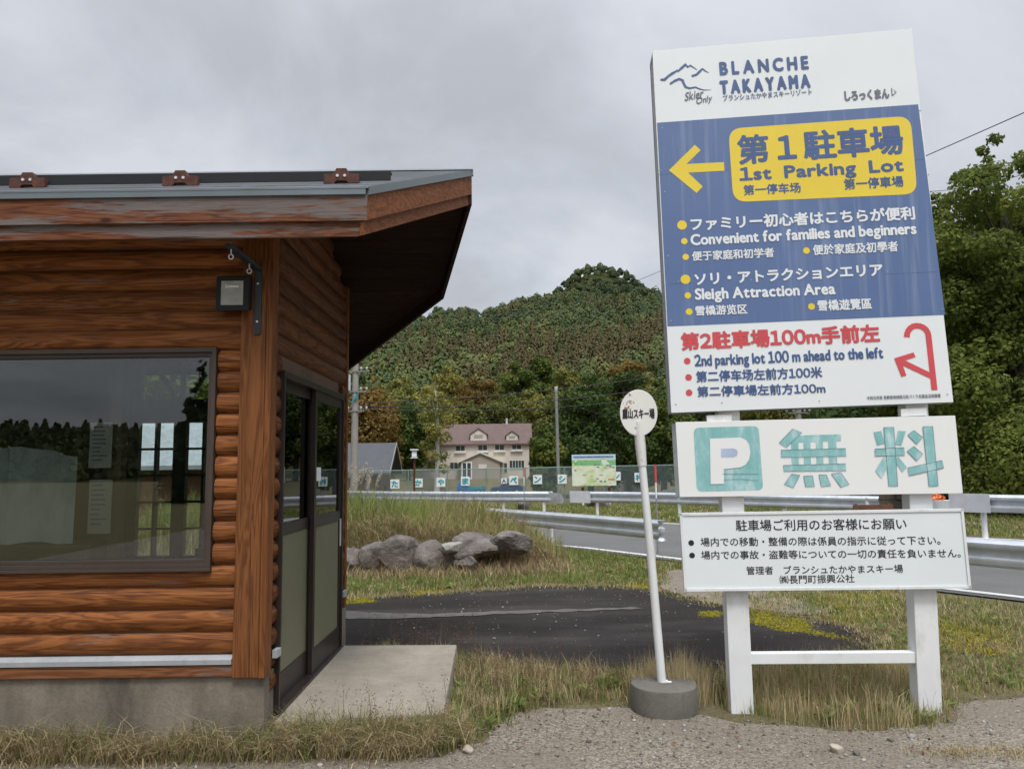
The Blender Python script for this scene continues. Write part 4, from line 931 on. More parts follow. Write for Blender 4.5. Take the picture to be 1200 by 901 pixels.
# third board: notice to users
B3_, w3, h3, P3 = board_from([(796.2, 601), (1128.6, 595.8), (1138, 689.3), (802, 692.8)], pl-sn*.012, sn)
m3 = panel_box(B3_, P3, .03).build('notice_board', M['board3'], sign, bevel=.003)
b = MB()
for i, j in ((0, 1), (1, 2), (2, 3), (3, 0)):
    d = P3[j]-P3[i]; inn = sum(P3)/4-(P3[i]+P3[j])/2; inn = (B3_.ez if i in (0, 2) else B3_.ex)*(1 if np.dot(inn, B3_.ez if i in (0, 2) else B3_.ex) > 0 else -1)
    b.obox(P3[i]-B3_.n*.007+inn*.001, d, inn*.016, B3_.n*(.006-.0005*(i % 2)))
b.build('board_rim', M['whitepaint'], m3)
b = MB()
B3_.text(b, '駐車場ご利用のお客様にお願い', (862.6, 622.1), (1062.5, 620.1), 609.1, .001, bold=.012)
B3_.text(b, '場内での移動・整備の際は係員の指示に従って下さい。', (821.3, 640), (1102.1, 638), 629.9, .001, bold=.010)
B3_.text(b, '場内での事故・盗難等についての一切の責任を負いません。', (822, 655.2), (1125.9, 653), 645.3, .001, bold=.010)
B3_.text(b, '管理者　ブランシュたかやまスキー場', (875, 673.1), (1058.3, 670.8), 663.4, .001, bold=.010); B3_.text(b, '㈱長門町振興公社', (914, 683.7), (1001.4, 682.2), 674.1, .001, bold=.010)
b.build('black_lettering', M['ink'], m3)
for c_ in ((810, 636), (811, 650.6)): b = MB(); B3_.disc(b, *c_, 3.4, .001); b.build('bullet', M['ink'], m3)

# ------------------------------------------------------------------ bus stop pole
bc = G(779, 831); by_ = bc[1]
bs = thing('bus_stop', (bc[0], by_, 0), 'leaning white bus stop pole with oval plate on a round concrete base', 'bus stop')
b = MB(); rad = .222; prof = [(rad*.99, -.02), (rad, .02), (rad*.985, .15), (rad*.965, .166), (rad*.9, .172), (.05, .178), (0.0, .178)]
seg = 40; vs = []; fs = []
for (r0, z) in prof:
    for k in range(seg):
        a = 2*math.pi*k/seg; w_ = 1+.012*math.sin(5*a)+.008*math.sin(11*a+z*40); vs.append((bc[0]+r0*w_*math.cos(a), by_+r0*w_*math.sin(a), z))
for i in range(len(prof)-1):
    for k in range(seg): fs.append((i*seg+k, i*seg+(k+1) % seg, (i+1)*seg+(k+1) % seg, (i+1)*seg+k))
b.add(vs, fs); b.build('concrete_base', M['basecon'], bs, smooth=True)
pb = PY(777.2, 815, by_); ptp = PY(748.5, 500, by_-.02)
rust_m = NT('chipped_white'); v = rust_m.world(); sepw = rust_m.n('ShaderNodeSeparateXYZ'); rust_m.t.links.new(v, sepw.inputs[0])
rp = rust_m.noise(v, 26, 6, .7); cc = rust_m.ramp(rp, [(.60, (.72, .72, .68)), (.66, (.30, .17, .10))]); rust_m.col(cc); rust_m.rough(.5); M['chipped'] = rust_m.m
b = MB(); b.tube([pb-[0, 0, .02], pb+(ptp-pb)*.5+[.003, 0, 0], pb+(ptp-pb)*.86], [.029, .028, .026], 16); b.build('pole', M['whitepaint'], bs, smooth=True)
b = MB(); b.tube([pb+(ptp-pb)*.85, pb+(ptp-pb)*.93, pb+(ptp-pb)*1.02], [.031, .036, .036], 14); b.build('plate_clamp', M['chipped'], bs, smooth=True)
b = MB(); b.tube([pb+[0, 0, .0], pb+[0, 0, .1]], [.036, .034], 14); b.tube([pb+[.03, -.01, .085], pb+[.055, -.015, .087]], .012, 8); b.build('socket', M['whitepaint'], bs, smooth=True)
dn = np.array([-.03, 1, 0.02]); dn = dn/np.linalg.norm(dn); BD = Board(PY(748.6, 483.6, by_-.05), None, None, dn); BD.ex = unit(np.cross(dn, [0, 0, 1.0])); BD.ez = np.cross(BD.ex, dn)
u0, _ = BD.uv(726.6, 484); u1, _ = BD.uv(770.6, 484); _, v0 = BD.uv(748, 511); _, v1 = BD.uv(748, 456.5); ru, rv = (u1-u0)/2, (v1-v0)/2; uc, vc = (u0+u1)/2, (v0+v1)/2
b = MB(); el = [BD.at(uc+ru*math.cos(a), vc+rv*math.sin(a), 0) for a in np.linspace(0, 2*math.pi, 49)[:-1]]
b.prism(el, dn*.014); plm = NT('plate_white'); v = plm.world(); rp = plm.noise(v, 40, 6, .75); vo = plm.noise(v, 7, 3)
plm.col(plm.mix(plm.ramp(plm.math('MULTIPLY', rp, vo), [(.335, (0, 0, 0)), (.36, (1, 1, 1))]), (.76, .755, .70), (.27, .13, .07))); plm.rough(.5); M['plate'] = plm.m
dp = b.build('plate', M['plate'], bs, bevel=.003)
b = MB(); BD.text(b, '鷹山スキー場', (729.6, 490.5), (767, 490.2), 479, .002, bold=.026); b.build('lettering', M['ink'], dp)

# ------------------------------------------------------------------ guard rails
def wbeam(bb, pts, z0, hgt, side, m=0):
    prof = [(0, 0), (.018, .03), (.055, .055), (.06, .085), (.055, .11), (.012, .14), (.008, .175), (.012, .21), (.055, .24), (.06, .265), (.055, .295), (.018, .32), (0, .35)]
    k = hgt/.35; P = [np.array(p, float) for p in pts]; n = len(P); vs = []; fs = []; q = len(prof)
    for i, p in enumerate(P):
        t = P[min(i+1, n-1)]-P[max(i-1, 0)]; t = t/np.linalg.norm(t[:2]); nn = np.array([-t[1], t[0]])*side
        for (d, z) in prof: vs.append((p[0]+nn[0]*d, p[1]+nn[1]*d, z0+z*k+(p[2] if len(p) > 2 else 0)))
    for i in range(n-1):
        for j in range(q-1): fs.append((i*q+j, (i+1)*q+j, (i+1)*q+j+1, i*q+j+1))
    bb.add(vs, fs)
def smooth_path(pts, n=6):
    P = [np.array(p, float) for p in pts]; out = []
    for i in range(len(P)-1):
        p0, p1, p2, p3 = P[max(i-1, 0)], P[i], P[i+1], P[min(i+2, len(P)-1)]
        for k in range(n):
            t = k/n; out.append(.5*((2*p1)+(-p0+p2)*t+(2*p0-5*p1+4*p2-p3)*t*t+(-p0+3*p1-3*p2+p3)*t**3))
    return out+[P[-1]]
def guardrail(pts, z0, hgt, side, posts, label, loc, endcap=(False, False), zpost=None, postx=.09):
    o = thing('guard_rail', loc, label, 'guard rail', 'guard rails along the road')
    sp_ = smooth_path(pts); b = MB(); wbeam(b, sp_, z0, hgt, side); bm_ = b.build('beam', M['zinc'], o, smooth=True)
    for (px_, py_) in posts:
        b = MB(); b.tube([(px_, py_, -.1), (px_, py_, z0+hgt*.9)], .055, 12); pp = b.build('post', M['whitepaint'], o, smooth=True)
    for e, idx_ in zip(endcap, (0, -1)):
        if not e: continue
        p = sp_[idx_]; t = sp_[idx_]-sp_[idx_+1 if idx_ == 0 else idx_-1]; t = t/np.linalg.norm(t); nn = np.array([-t[1], t[0]])
        if e == 'plate':
            b = MB(); w = .75; c = p-np.array(t)*0
            b.obox((c[0]-t[0]*w+nn[0]*.075*side*(1 if idx_ else -1), c[1]-t[1]*w+nn[1]*.075*side*(1 if idx_ else -1), z0-.012), (t[0]*(w+.03), t[1]*(w+.03), 0), (nn[0]*.012, nn[1]*.012, 0), (0, 0, hgt+.024)); b.build('end_plate', M['zincdull'], o, bevel=.004)
        else:
            b = MB(); q0 = p-np.array([0, 0]); sg2 = side if idx_ else -side; rr = .085
            pts_ = [q0+t*(rr*math.sin(a)) + nn*sg2*(rr-rr*math.cos(a)) for a in np.linspace(0, math.pi*.95, 12)]
            if not idx_: pts_ = pts_[::-1]
            wbeam(b, pts_, z0+.002, hgt, side); b.build('end_terminal', M['zinc'], o, smooth=True)
    return o
def gr(px, y): return tuple(G(px, y)[:2])
nl = [(-5.5, 21.6), (-3.2, 19.9), (-1.1, 18.0), (.45, 15.9), (1.6, 14.2), (2.52, 12.75)]
guardrail(nl, .36, .33, -1, [(2.36, 13.05), (.75, 15.6), (-1.2, 18.2), (-3.3, 20.1)], 'near galvanised guard rail ending beside the bus stop pole', (2.5, 12.7, 0), (False, 'round'))
nr = [(4.15, 11.05), (5.4, 9.35), (7.0, 7.0), (8.8, 4.4)]
guardrail(nr, .36, .33, -1, [(4.5, 10.65), (6.4, 8.0), (8.2, 5.4)], 'near guard rail running out of view right of the notice board', (5.4, 9.35, 0), ('round', False))
f1 = [(-16, 37.4), (-9.5, 33.0), (-5.2, 29.3), (-1.6, 27.2), (.1, 26.5), (1.35, 26.1)]
guardrail(f1, .40, .36, -1, [(-5.0, 29.25), (-1.75, 27.35), (-.35, 26.75), (1.05, 26.25), (-9.4, 33.1)], 'far guard rail with a dented end left of the gap', (-1.6, 27, 0), (False, False))
f2 = [(1.95, 25.4), (4.0, 23.9), (6.5, 21.2), (9.0, 18.7)]
guardrail(f2, .42, .36, -1, [(2.75, 24.95), (5.0, 22.9), (7.3, 20.5), (8.8, 18.9)], 'far guard rail in the middle in front of the map board', (2, 25.4, 0), ('plate', False))
f3 = [(9.05, 15.9), (11.0, 13.2), (13.6, 9.4), (16, 6)]
guardrail([(9.35, 16.2), (11.4, 13.6), (13.9, 10), (16.4, 6)], .56, .36, -1, [(9.75, 15.8), (12.4, 12.3), (15, 8.3)], 'far guard rail right of the tall sign below the big trees', (9.3, 16.2, 0), ('plate', False))
# dent: crumpled end of the far left rail
b = MB(); p = np.array([1.3, 26.1]); b.add([(1.2, 26.13, .40), (1.2, 26.1, .76), (1.62, 25.9, .34), (1.56, 25.85, .70), (1.72, 25.98, .40), (1.7, 25.98, .62)], [(0, 2, 3, 1), (2, 4, 5, 3)])
o = b.build('crumpled_end', M['zinc'], [o_ for o_ in bpy.data.objects if o_.get('label', '').startswith('far guard rail with a dented')][0])

# ------------------------------------------------------------------ fence and placards
mesh = NT('chain_link'); v = mesh.coord((1, 1, 1), 'Object')
sx_ = mesh.n('ShaderNodeSeparateXYZ'); mesh.t.links.new(v, sx_.inputs[0])
def tri(a): return mesh.math('ABSOLUTE', mesh.math('SUBTRACT', mesh.math('FRACT', a), .5))
d1 = tri(mesh.math('MULTIPLY', mesh.math('ADD', sx_.outputs[0], sx_.outputs[2]), 13.0)); d2 = tri(mesh.math('MULTIPLY', mesh.math('SUBTRACT', sx_.outputs[0], sx_.outputs[2]), 13.0))
fac = mesh.math('LESS_THAN', mesh.math('MINIMUM', d1, d2), .075)
mesh.col((0.20, 0.27, 0.26)); mesh.rough(.5); tr_ = mesh.n('ShaderNodeBsdfTransparent'); ms_ = mesh.n('ShaderNodeMixShader')
mesh.t.links.new(fac, ms_.inputs[0]); mesh.t.links.new(tr_.outputs[0], ms_.inputs[1]); mesh.t.links.new(mesh.b.outputs[0], ms_.inputs[2]); mesh.t.links.new(ms_.outputs[0], mesh.out.inputs[0])
FY = 34.0
fx0, fx1 = -13.5, tp(796, FY)
fen = thing('chain_link_fence', (-1, FY, 0), 'green chain link fence behind the far guard rail', 'fence')
b = MB(); b.add([(fx0, FY, .1), (fx1, FY, .1), (fx1, FY, 1.62), (fx0, FY, 1.48)], [(0, 1, 2, 3)]); b.build('wire_mesh', mesh.m, fen)
def ftop(x): return 1.48+(x-fx0)/(fx1-fx0)*.14
nf = 13
for k in range(nf):
    x = fx0+(fx1-fx0)*k/(nf-1); b = MB(); b.tube([(x, FY+.04, -.1), (x, FY+.04, ftop(x)+.03)], .03, 8); b.build('post', M['fencepost'], fen, smooth=True)
for z in (0.12, None):
    b = MB(); b.tube([(fx0, FY+.035, z or ftop(fx0)), (fx1, FY+.035, z or ftop(fx1))], .022, 6); b.build('top_rail' if z is None else 'bottom_rail', M['fencepost'], fen)
for (px, py, ch, s, word) in ((462.7, 567, 'た', 10.5, 'first from the left'), (490.3, 565.7, 'か', 10, 'beside the lantern post'), (516.7, 565, 'や', 10.3, 'below the birch'), (545.3, 563.7, 'ま', 10.3, 'by the blue truck'), (590.6, 563.4, 'A', 6.2, ''), (601.9, 562.8, 'ペ', 10.5, ''), (630, 561.8, 'ン', 10.6, ''), (658.8, 561.3, 'シ', 10.6, ''), (722.5, 557.8, 'ン', 10, ''), (749, 559.4, '村', 11, '')):
    yb_ = FY-.06; a_ = PY(px-s/2, py-s/2, yb_); c_ = PY(px+s/2, py+s/2, yb_)
    lab = {'た': 'white placard with teal た, leftmost on the fence', 'か': 'white placard with teal か beside the lantern post', 'や': 'white placard with teal や on the fence below the birch', 'ま': 'white placard with teal ま in front of the blue truck', 'A': 'small white placard with blue A on the fence', 'ペ': 'white placard with teal ペ next to the small A', 'シ': 'white placard with teal シ left of the map board', '村': 'white placard with teal 村 behind the bus stop pole'}.get(ch, 'white placard with teal ン between the ペ and シ placards' if px < 700 else 'white placard half hidden by the right edge of the map board')
    t = thing('placard', (a_[0], yb_, c_[2]), lab, 'placard', 'letter placards on the fence')
    b = MB(); b.box(a_[0], c_[0], yb_, yb_+.02, c_[2], a_[2]); b.build('plate', M['textwhite'], t)
    Bq = Board(np.array([a_[0], yb_, c_[2]]), np.array([1., 0, 0]), np.array([0, 0, 1.]), np.array([0, 1., 0])); b = MB()
    Bq.text(b, ch, (px-s*.34, py+s*.34), (px+s*.34, py+s*.34), py-s*.34, .006, bold=.045); b.build('lettering', M['tealink'] if ch not in 'A' else M['navy'], t)
# map board
mp0, mp1 = PY(670, 532.7, 31), PY(722.3, 568.7, 31)
mpb = thing('map_board', ((mp0[0]+mp1[0])/2, 31, 0), 'green and white area map board on two red and white legs', 'map board')
b = MB(); b.box(mp0[0], mp1[0], 31, 31.05, mp1[2], mp0[2]); pm = NT('map_paint'); v = pm.world((1, 1, 1))
f = pm.noise(v, 1.7, 5, .6, .6); sxm = pm.n('ShaderNodeSeparateXYZ'); pm.t.links.new(v, sxm.inputs[0])
c = pm.ramp(f, [(.36, (.38, .55, .18)), (.47, (.62, .68, .42)), (.58, (.74, .76, .62)), (.7, (.55, .68, .66))]); zf = pm.math('DIVIDE', pm.math('SUBTRACT', sxm.outputs[2], float(mp1[2])), float(mp0[2]-mp1[2]))
c = pm.mix(pm.ramp(zf, [(.84, (0, 0, 0)), (.87, (1, 1, 1))]), c, (.50, .66, .80)); c = pm.mix(pm.ramp(zf, [(.62, (0, 0, 0)), (.66, (1, 1, 1)), (.80, (1, 1, 1)), (.84, (0, 0, 0))]), c, pm.mix(pm.ramp(f, [(.42, (0, 0, 0)), (.46, (1, 1, 1))]), (.70, .76, .66), (.20, .48, .20)))
pm.col(c); pm.rough(.5); mpan = b.build('panel', pm.m, mpb)
def mrect(bb, x0, x1, y0, y1): bb.add([(mp0[0]+(mp1[0]-mp0[0])*x, 30.99, mp0[2]+(mp1[2]-mp0[2])*y) for x, y in ((x0, y1), (x1, y1), (x1, y0), (x0, y0))], [(0, 1, 2, 3)])
b = MB(); r = random.Random(9); x = .04
while x < .95: w = r.uniform(.012, .03); mrect(b, x, x+w, .05, .105); x += w+.008
b.build('map_lettering', M['navy'], mpan)
for k in range(16): b = MB(); x, y = r.uniform(.15, .85), r.uniform(.3, .9); mrect(b, x, x+r.uniform(.03, .09), y, y+.012); b.build('map_symbol', M['navy'], mpan)
for q_ in ((.82, .96, .78, .82), (.3, .34, .18, .2), (.5, .54, .34, .36)): b = MB(); mrect(b, *q_); b.build('map_symbol', M['orange'], mpan)
for (x, y) in ((.06, .26), (.2, .27), (.55, .76), (.62, .83), (.72, .84), (.92, .4), (.86, .37), (.05, .48)): b = MB(); mrect(b, x, x+.05, y, y+.045); b.build('map_symbol', M['fencepost'], mpan)
for px in (680.5, 711.5):
    x = tp(px, 31.1); b = MB(); b.tube([(x, 31.1, -.1), (x, 31.1, mp0[2]-.1)], .05, 10); lg = b.build('leg', M['whitepaint'], mpb, smooth=True)
    b = MB(); b.tube([(x, 31.1, mp1[2]-.45), (x, 31.1, mp1[2]-.05)], .053, 10); b.build('red_band', M['rust'], lg, smooth=True)
# poles
def snow_pole(x, y, h, label):
    o = thing('snow_pole', (x, y, 0), label, 'snow pole'); b = MB(); b.tube([(x, y, 0), (x, y, h*.62)], .013, 8); b.build('pole', M['greypole'], o)
    b = MB(); b.tube([(x, y, h*.62), (x, y, h*.8)], .015, 8); b.build('white_band', M['textwhite'], o)
    b = MB(); b.tube([(x, y, h*.8), (x, y, h)], .02, 8); b.build('red_band', M['red'], o)
snow_pole(tp(765.5, 13.9), 13.9, 1.62, 'thin red topped snow pole just right of the bus stop pole')
p = G(613, 586); snow_pole(tp(612.5, 25.6), 25.6, 1.6, 'red and white snow pole standing at the dented rail end')
x = tp(485, 32.2); ln = thing('lantern_post', (x, 32.2, 0), 'rusty red post with a small white lantern box', 'lantern post')
b = MB(); b.tube([(x, 32.2, -.1), (x, 32.2, 2.1)], .045, 8); b.build('post', M['rust'], ln)
b = MB(); b.box(x-.1, x+.1, 32.1, 32.3, 2.1, 2.36); b.build('lantern', M['textwhite'], ln, bevel=.02); b = MB(); b.box(x-.16, x+.16, 32.04, 32.36, 2.37, 2.44); b.box(x-.14, x+.14, 32.06, 32.34, 2.04, 2.09); b.build('lantern_cap', M['zincdull'], ln)
x = tp(653, 44); tpole = thing('thin_pole', (x, 44, 0), 'tall thin grey pole behind the fence', 'pole'); b = MB(); b.tube([(x, 44, -2), (x-.06, 44, PY(652, 455, 44)[2])], [.11, .085], 10); b.build('shaft', M['greypole'], tpole, smooth=True); b = MB(); b.tube([(x-.06, 44, PY(652, 458, 44)[2]), (x-.06, 44, PY(652, 453, 44)[2])], .1, 10); b.build('cap', M['zincdull'], tpole)
def upole(px, Y, h, label, arms=True):
    x = tp(px, Y); o = thing('utility_pole', (x, Y, 0), label, 'utility pole', 'utility poles')
    b = MB(); b.tube([(x, Y, -.9), (x+.05, Y, h)], [.175, .12], 14); b.build('pole', M['pole'], o, smooth=True)
    for i, z in enumerate((5.9, 5.0, 4.15)):
        b = MB(); b.box(x-.75+.1*i, x+.65-.1*i, Y-.16, Y-.08, z-.03, z+.03); a = b.build('crossarm', M['greypole'], o)
        for s_ in (-.6, -.25, .3, .55): b = MB(); b.tube([(x+s_, Y-.12, z+.04), (x+s_, Y-.12, z+.13), (x+s_, Y-.12, z+.2)], [.03, .06, .03], 8); b.build('insulator', M['insul'], a)
    b = MB(); b.tube([(x-.32, Y-.1, 5.05), (x-.32, Y-.1, 5.75)], .17, 14); b.build('transformer', M['zincdull'], o, smooth=True)
    b = MB()
    for k in range(5): b.tube([(x-.5+.1*k, Y-.2, 4.9-.1*k), (x-.1, Y-.25, 4.5), (x+.2, Y-.2, 4.75+.05*k)], .014, 5)
    b.build('cable_loop', M['tealink'], o)
    return x
ux = upole(414.5, 33, 8.4, 'concrete utility pole beside the cabin corner')
ux2 = upole(935, 38, 9.5, 'concrete utility pole hidden behind the tall sign')
def wire(P, Q, sag, rad, label):
    P, Q = np.array(P, float), np.array(Q, float); b = MB(); pts = [P+(Q-P)*t-np.array([0, 0, sag*4*t*(1-t)]) for t in np.linspace(0, 1, 25)]
    b.tube(pts, rad, 5); tag(b.build('power_line', M['wire']), label, 'wire', 'overhead wires')
u2 = ux2
for i, (px0, py0, px1, py1, sg_, lab) in enumerate([(420, 472, 935, 408, .55, 'upper wire from the utility pole across the trees'), (421, 476, 935, 420, .75, 'second wire just under the upper one'), (424, 479, 935, 432, .8, 'third sagging wire from the utility pole')]):
    wire(PY(px0, py0, 33), PY(px1, py1, 38), sg_, .016, lab)
wire(PY(424, 452, 33), PY(640, 496, 46), .35, .014, 'wire falling from the pole top to the thin pole')
wire(PY(653, 470, 44), PY(800, 505, 60), .2, .014, 'wire leaving the thin pole to the right')
wire(PY(560, 398, 120), PY(1330, 75, 14), .6, .013, 'long wire rising behind the sign to the upper right')
wire(PY(1060, 225, 30), PY(1300, 168, 20), .4, .011, 'second wire in front of the right hand trees')
wire(PY(935, 420, 38), PY(1290, 320, 22), .5, .015, 'upper of two lower wires before the right trees')
wire(PY(935, 432, 38), PY(1290, 332, 22), .5, .015, 'lowest wire before the right trees')

# ------------------------------------------------------------------ house and hut
HY = 112.0; ks = F/HY
def hp(px, py, dy=0): return PY(px, py, HY+dy)
M['cream'] = plain('cream', (0.56, 0.50, 0.43), .8, .06, 1); M['maroon'] = plain('maroon', (0.115, 0.072, 0.062), .7, .14, 1.2)
M['darkglass'] = plain('darkglass', (0.05, 0.065, 0.07), .15, .2, 1); M['trim'] = plain('trim', (0.62, 0.58, 0.52), .7, .05, 1); M['porch'] = plain('porch', (0.36, 0.31, 0.26), .8, .06, 1)
xl, xr_ = hp(515, 520)[0], hp(620, 520)[0]; zE = hp(567, 520.5)[2]; zR = hp(567, 500)[2]*1.05; dep = 9.0
hs = thing('pension_house', ((xl+xr_)/2, HY, 0), 'cream two storey pension house with maroon roof and dormers', 'house')
b = MB(); b.box(xl, xr_, HY, HY+dep, -.2, zE); b.prism([(xl, HY, zE), (xl, HY+dep, zE), (xl, HY+dep/2, zR)], (xr_-xl, 0, 0)); b.box(xl-3.2, xl-.01, HY+.8, HY+dep-1, -.2, hp(500, 540)[2]); b.build('wall', M['cream'], hs)
b = MB(); ov = .5
b.prism([(xl-ov, HY-.45, zE-.15), (xl-ov, HY+dep/2, zR+.12), (xl-ov, HY+dep/2, zR+.3), (xl-ov, HY-.45, zE+.05)], (xr_-xl+2*ov, 0, 0)); b.prism([(xl-ov, HY+dep+.45, zE-.15), (xl-ov, HY+dep+.45, zE+.05), (xl-ov, HY+dep/2+.003, zR+.3), (xl-ov, HY+dep/2+.003, zR+.12)], (xr_-xl+2*ov, 0, 0))
zl = hp(500, 540)[2]; b.prism([(xl-3.5, HY+.3, zl-.1), (xl-3.5, HY+dep/2, zl+1.6), (xl-3.5, HY+dep/2, zl+1.75), (xl-3.5, HY+.3, zl+.06)], (3.48, 0, 0))
rfm = b.build('roof', M['maroon'], hs)
b = MB(); b.box((xl+xr_)/2+3.2, (xl+xr_)/2+3.5, HY+dep/2-.15, HY+dep/2+.15, zR+.2, zR+1.1); b.build('chimney', M['zincdull'], rfm)
def dormer(px, w, h, py):
    c = hp(px, py); z0 = zE+.55; yf = HY+.35
    b = MB(); b.prism([(c[0]-w, yf, z0), (c[0]+w, yf, z0), (c[0]+w, yf, z0+h*.55), (c[0], yf, z0+h), (c[0]-w, yf, z0+h*.55)], (0, 3.0, 0)); d_o = b.build('dormer', M['trim'], hs)
    b = MB(); b.prism([(c[0]-w-.18, yf-.15, z0+h*.55-.1), (c[0], yf-.15, z0+h), (c[0]+w+.18, yf-.15, z0+h*.55-.1), (c[0]+w+.18, yf-.15, z0+h*.55+.03), (c[0], yf-.15, z0+h+.16), (c[0]-w-.18, yf-.15, z0+h*.55+.03)], (0, 3.2, 0)); b.build('dormer_roof', M['maroon'], d_o)
    b = MB(); b.box(c[0]-w*.55, c[0]+w*.55, yf-.04, yf+.02, z0+h*.25, z0+h*.52); b.build('dormer_vent', M['porch'], d_o)
dormer(522, .75, 1.25, 510); dormer(560.6, 1.2, 1.75, 509); dormer(600, .85, 1.3, 510)
def hwin(px, py, w, h, sill=True, panes=2, y=None):
    yy = HY if y is None else y; c = PY(px, py, yy); w, h = w/ks/2, h/ks/2
    b = MB(); frame(b, c[0]-w-.06, c[0]+w+.06, c[2]-h-.06, c[2]+h+.06, yy-.07, yy+.02, .07)
    for k in range(1, panes): xx = c[0]-w+2*w*k/panes; b.box(xx-.03, xx+.03, yy-.065, yy+.01, c[2]-h, c[2]+h)
    if sill: b.box(c[0]-w-.2, c[0]+w+.2, yy-.35, yy-.072, c[2]-h-.32, c[2]-h-.08)
    f = b.build('window', M['trim'], hs)
    b = MB(); b.box(c[0]-w, c[0]+w, yy-.03, yy-.01, c[2]-h, c[2]+h); b.build('pane', M['darkglass'], f)
for px, py in ((539.5, 525.3), (565.6, 524.6), (585.4, 524.2), (605.5, 523.4)): hwin(px, py, 10.5, 6)
hwin(605.7, 544.3, 17, 9.5, False, 5); hwin(532, 545.6, 9, 7.5, False, 2); hwin(592.5, 548, 3.5, 11, False, 1); hwin(506.4, 547, 9, 8, False, 2, HY+.8)
pyx0, pyx1 = hp(541, 540)[0], hp(586, 540)[0]; pzE = hp(563, 541)[2]; pzA = hp(563, 531.5)[2]; py0 = HY-2.2; pc = (pyx0+pyx1)/2
b = MB(); b.prism([(pyx0, py0, -.2), (pyx1, py0, -.2), (pyx1, py0, pzE), (pc, py0, pzA), (pyx0, py0, pzE)], (0, 2.19, 0)); pch = b.build('porch', M['porch'], hs)
b = MB(); 
for s_ in (-1, 1):
    e_ = pc+s_*(pyx1-pc+.5); b.prism([(pc, py0-.3, pzA+.02), (e_, py0-.3, pzE-.22), (e_, py0-.3, pzE+.02), (pc, py0-.3, pzA+.28)][::s_], (0, 2.5, 0))
b.build('porch_roof', M['trim'], pch)
c = PY(547, 550, py0); b = MB(); frame(b, c[0]-.75, c[0]+.75, .0, 2.5, py0-.08, py0-.005, .16); b.box(c[0]-.08, c[0]+.08, py0-.075, py0-.006, .16, 2.34); dd_ = b.build('porch_door', M['textwhite'], pch); b = MB(); b.box(c[0]-.59, c[0]+.59, py0-.03, py0-.007, .16, 2.34); b.build('door_glass', M['darkglass'], dd_)
c = PY(565.4, 546.4, py0); b = MB(); b.box(c[0]-.6, c[0]+.6, py0-.1, py0-.02, c[2]-.3, c[2]+.3); b.build('porch_sign', M['trim'], pch)
# dark roofed hut
UY = 58.0
def up(px, py, dy=0): return PY(px, py, UY+dy)
hx1 = up(446, 540)[0]; zr, ze = up(450, 519)[2], up(438, 551)[2]; hx0 = -19.5; hd = 5.2
M['slate'] = plain('slate', (0.055, 0.058, 0.065), .6, .15, 1.5)
hut = thing('hut', ((hx0+hx1)/2, UY, 0), 'small brown hut with dark grey gable roof behind the utility pole', 'hut')
b = MB(); b.box(hx0, hx1, UY, UY+hd, -2, ze); b.prism([(hx0, UY, ze), (hx0, UY+hd, ze), (hx0, UY+hd/2, zr-.1)], (hx1-hx0, 0, 0)); b.build('wall', M['brown'], hut)
b = MB(); b.prism([(hx0-.5, UY-.7, ze-.35), (hx0-.5, UY+hd/2, zr-.05), (hx0-.5, UY+hd/2, zr+.1), (hx0-.5, UY-.7, ze-.2)], (hx1-hx0+1.3, 0, 0)); b.prism([(hx0-.5, UY+hd+.7, ze-.35), (hx0-.5, UY+hd+.7, ze-.2), (hx0-.5, UY+hd/2+.003, zr+.1), (hx0-.5, UY+hd/2+.003, zr-.05)], (hx1-hx0+1.3, 0, 0)); b.build('roof', M['slate'], hut)
b = MB()
for (ya, za, yb, zb) in ((UY-.7, ze-.4, UY+hd/2, zr-.1), (UY+hd+.7, ze-.4, UY+hd/2, zr-.1)): b.prism([(hx1+.802, ya, za), (hx1+.802, yb, zb), (hx1+.802, yb, zb+.24), (hx1+.802, ya, za+.24)], (.06, 0, 0))
b.build('gable_trim', M['greypole'], hut)
b = MB(); b.box(hx1-.01, hx1+.03, UY+1.6, UY+2.8, -1.75, .3); b.build('door', M['black'], hut)
sx_h = -9.5
shd = thing('shed', (sx_h, 19, 0), 'low shed with pale roof seen through the back door of the cabin', 'shed')
b = MB(); b.box(sx_h-2.6, sx_h+3.2, 18.2, 21, -.1, 1.75); b.build('wall', M['brown'], shd)
b = MB(); b.prism([(sx_h-3, 17.8, 1.65), (sx_h-3, 19.8, 2.9), (sx_h-3, 19.8, 3.0), (sx_h-3, 17.8, 1.75)], (6.6, 0, 0)); b.build('roof', M['zinc'], shd)
# pale building among the trees
b = MB(); x0, x1 = tp(728, 96), tp(752, 96); pbd = thing('pale_building', ((x0+x1)/2, 96, 0), 'pale building mostly hidden by trees right of the map board', 'building'); b.box(x0, x1, 96, 101, -2, 6.2); b.build('wall', M['porch'], pbd)
b = MB(); b.prism([(x0-.4, 95.4, 6.2), (x0-.4, 98.5, 7.8), (x0-.4, 101.6, 6.2)], (x1-x0+.8, 0, 0)); b.build('roof', M['slate'], pbd)
for k in range(3):
    b = MB(); xx = x0+.4+k*.8; b.box(xx, xx+.5, 95.96, 96.0, 1.2, 3.4); b.build('window', M['darkglass'], pbd)

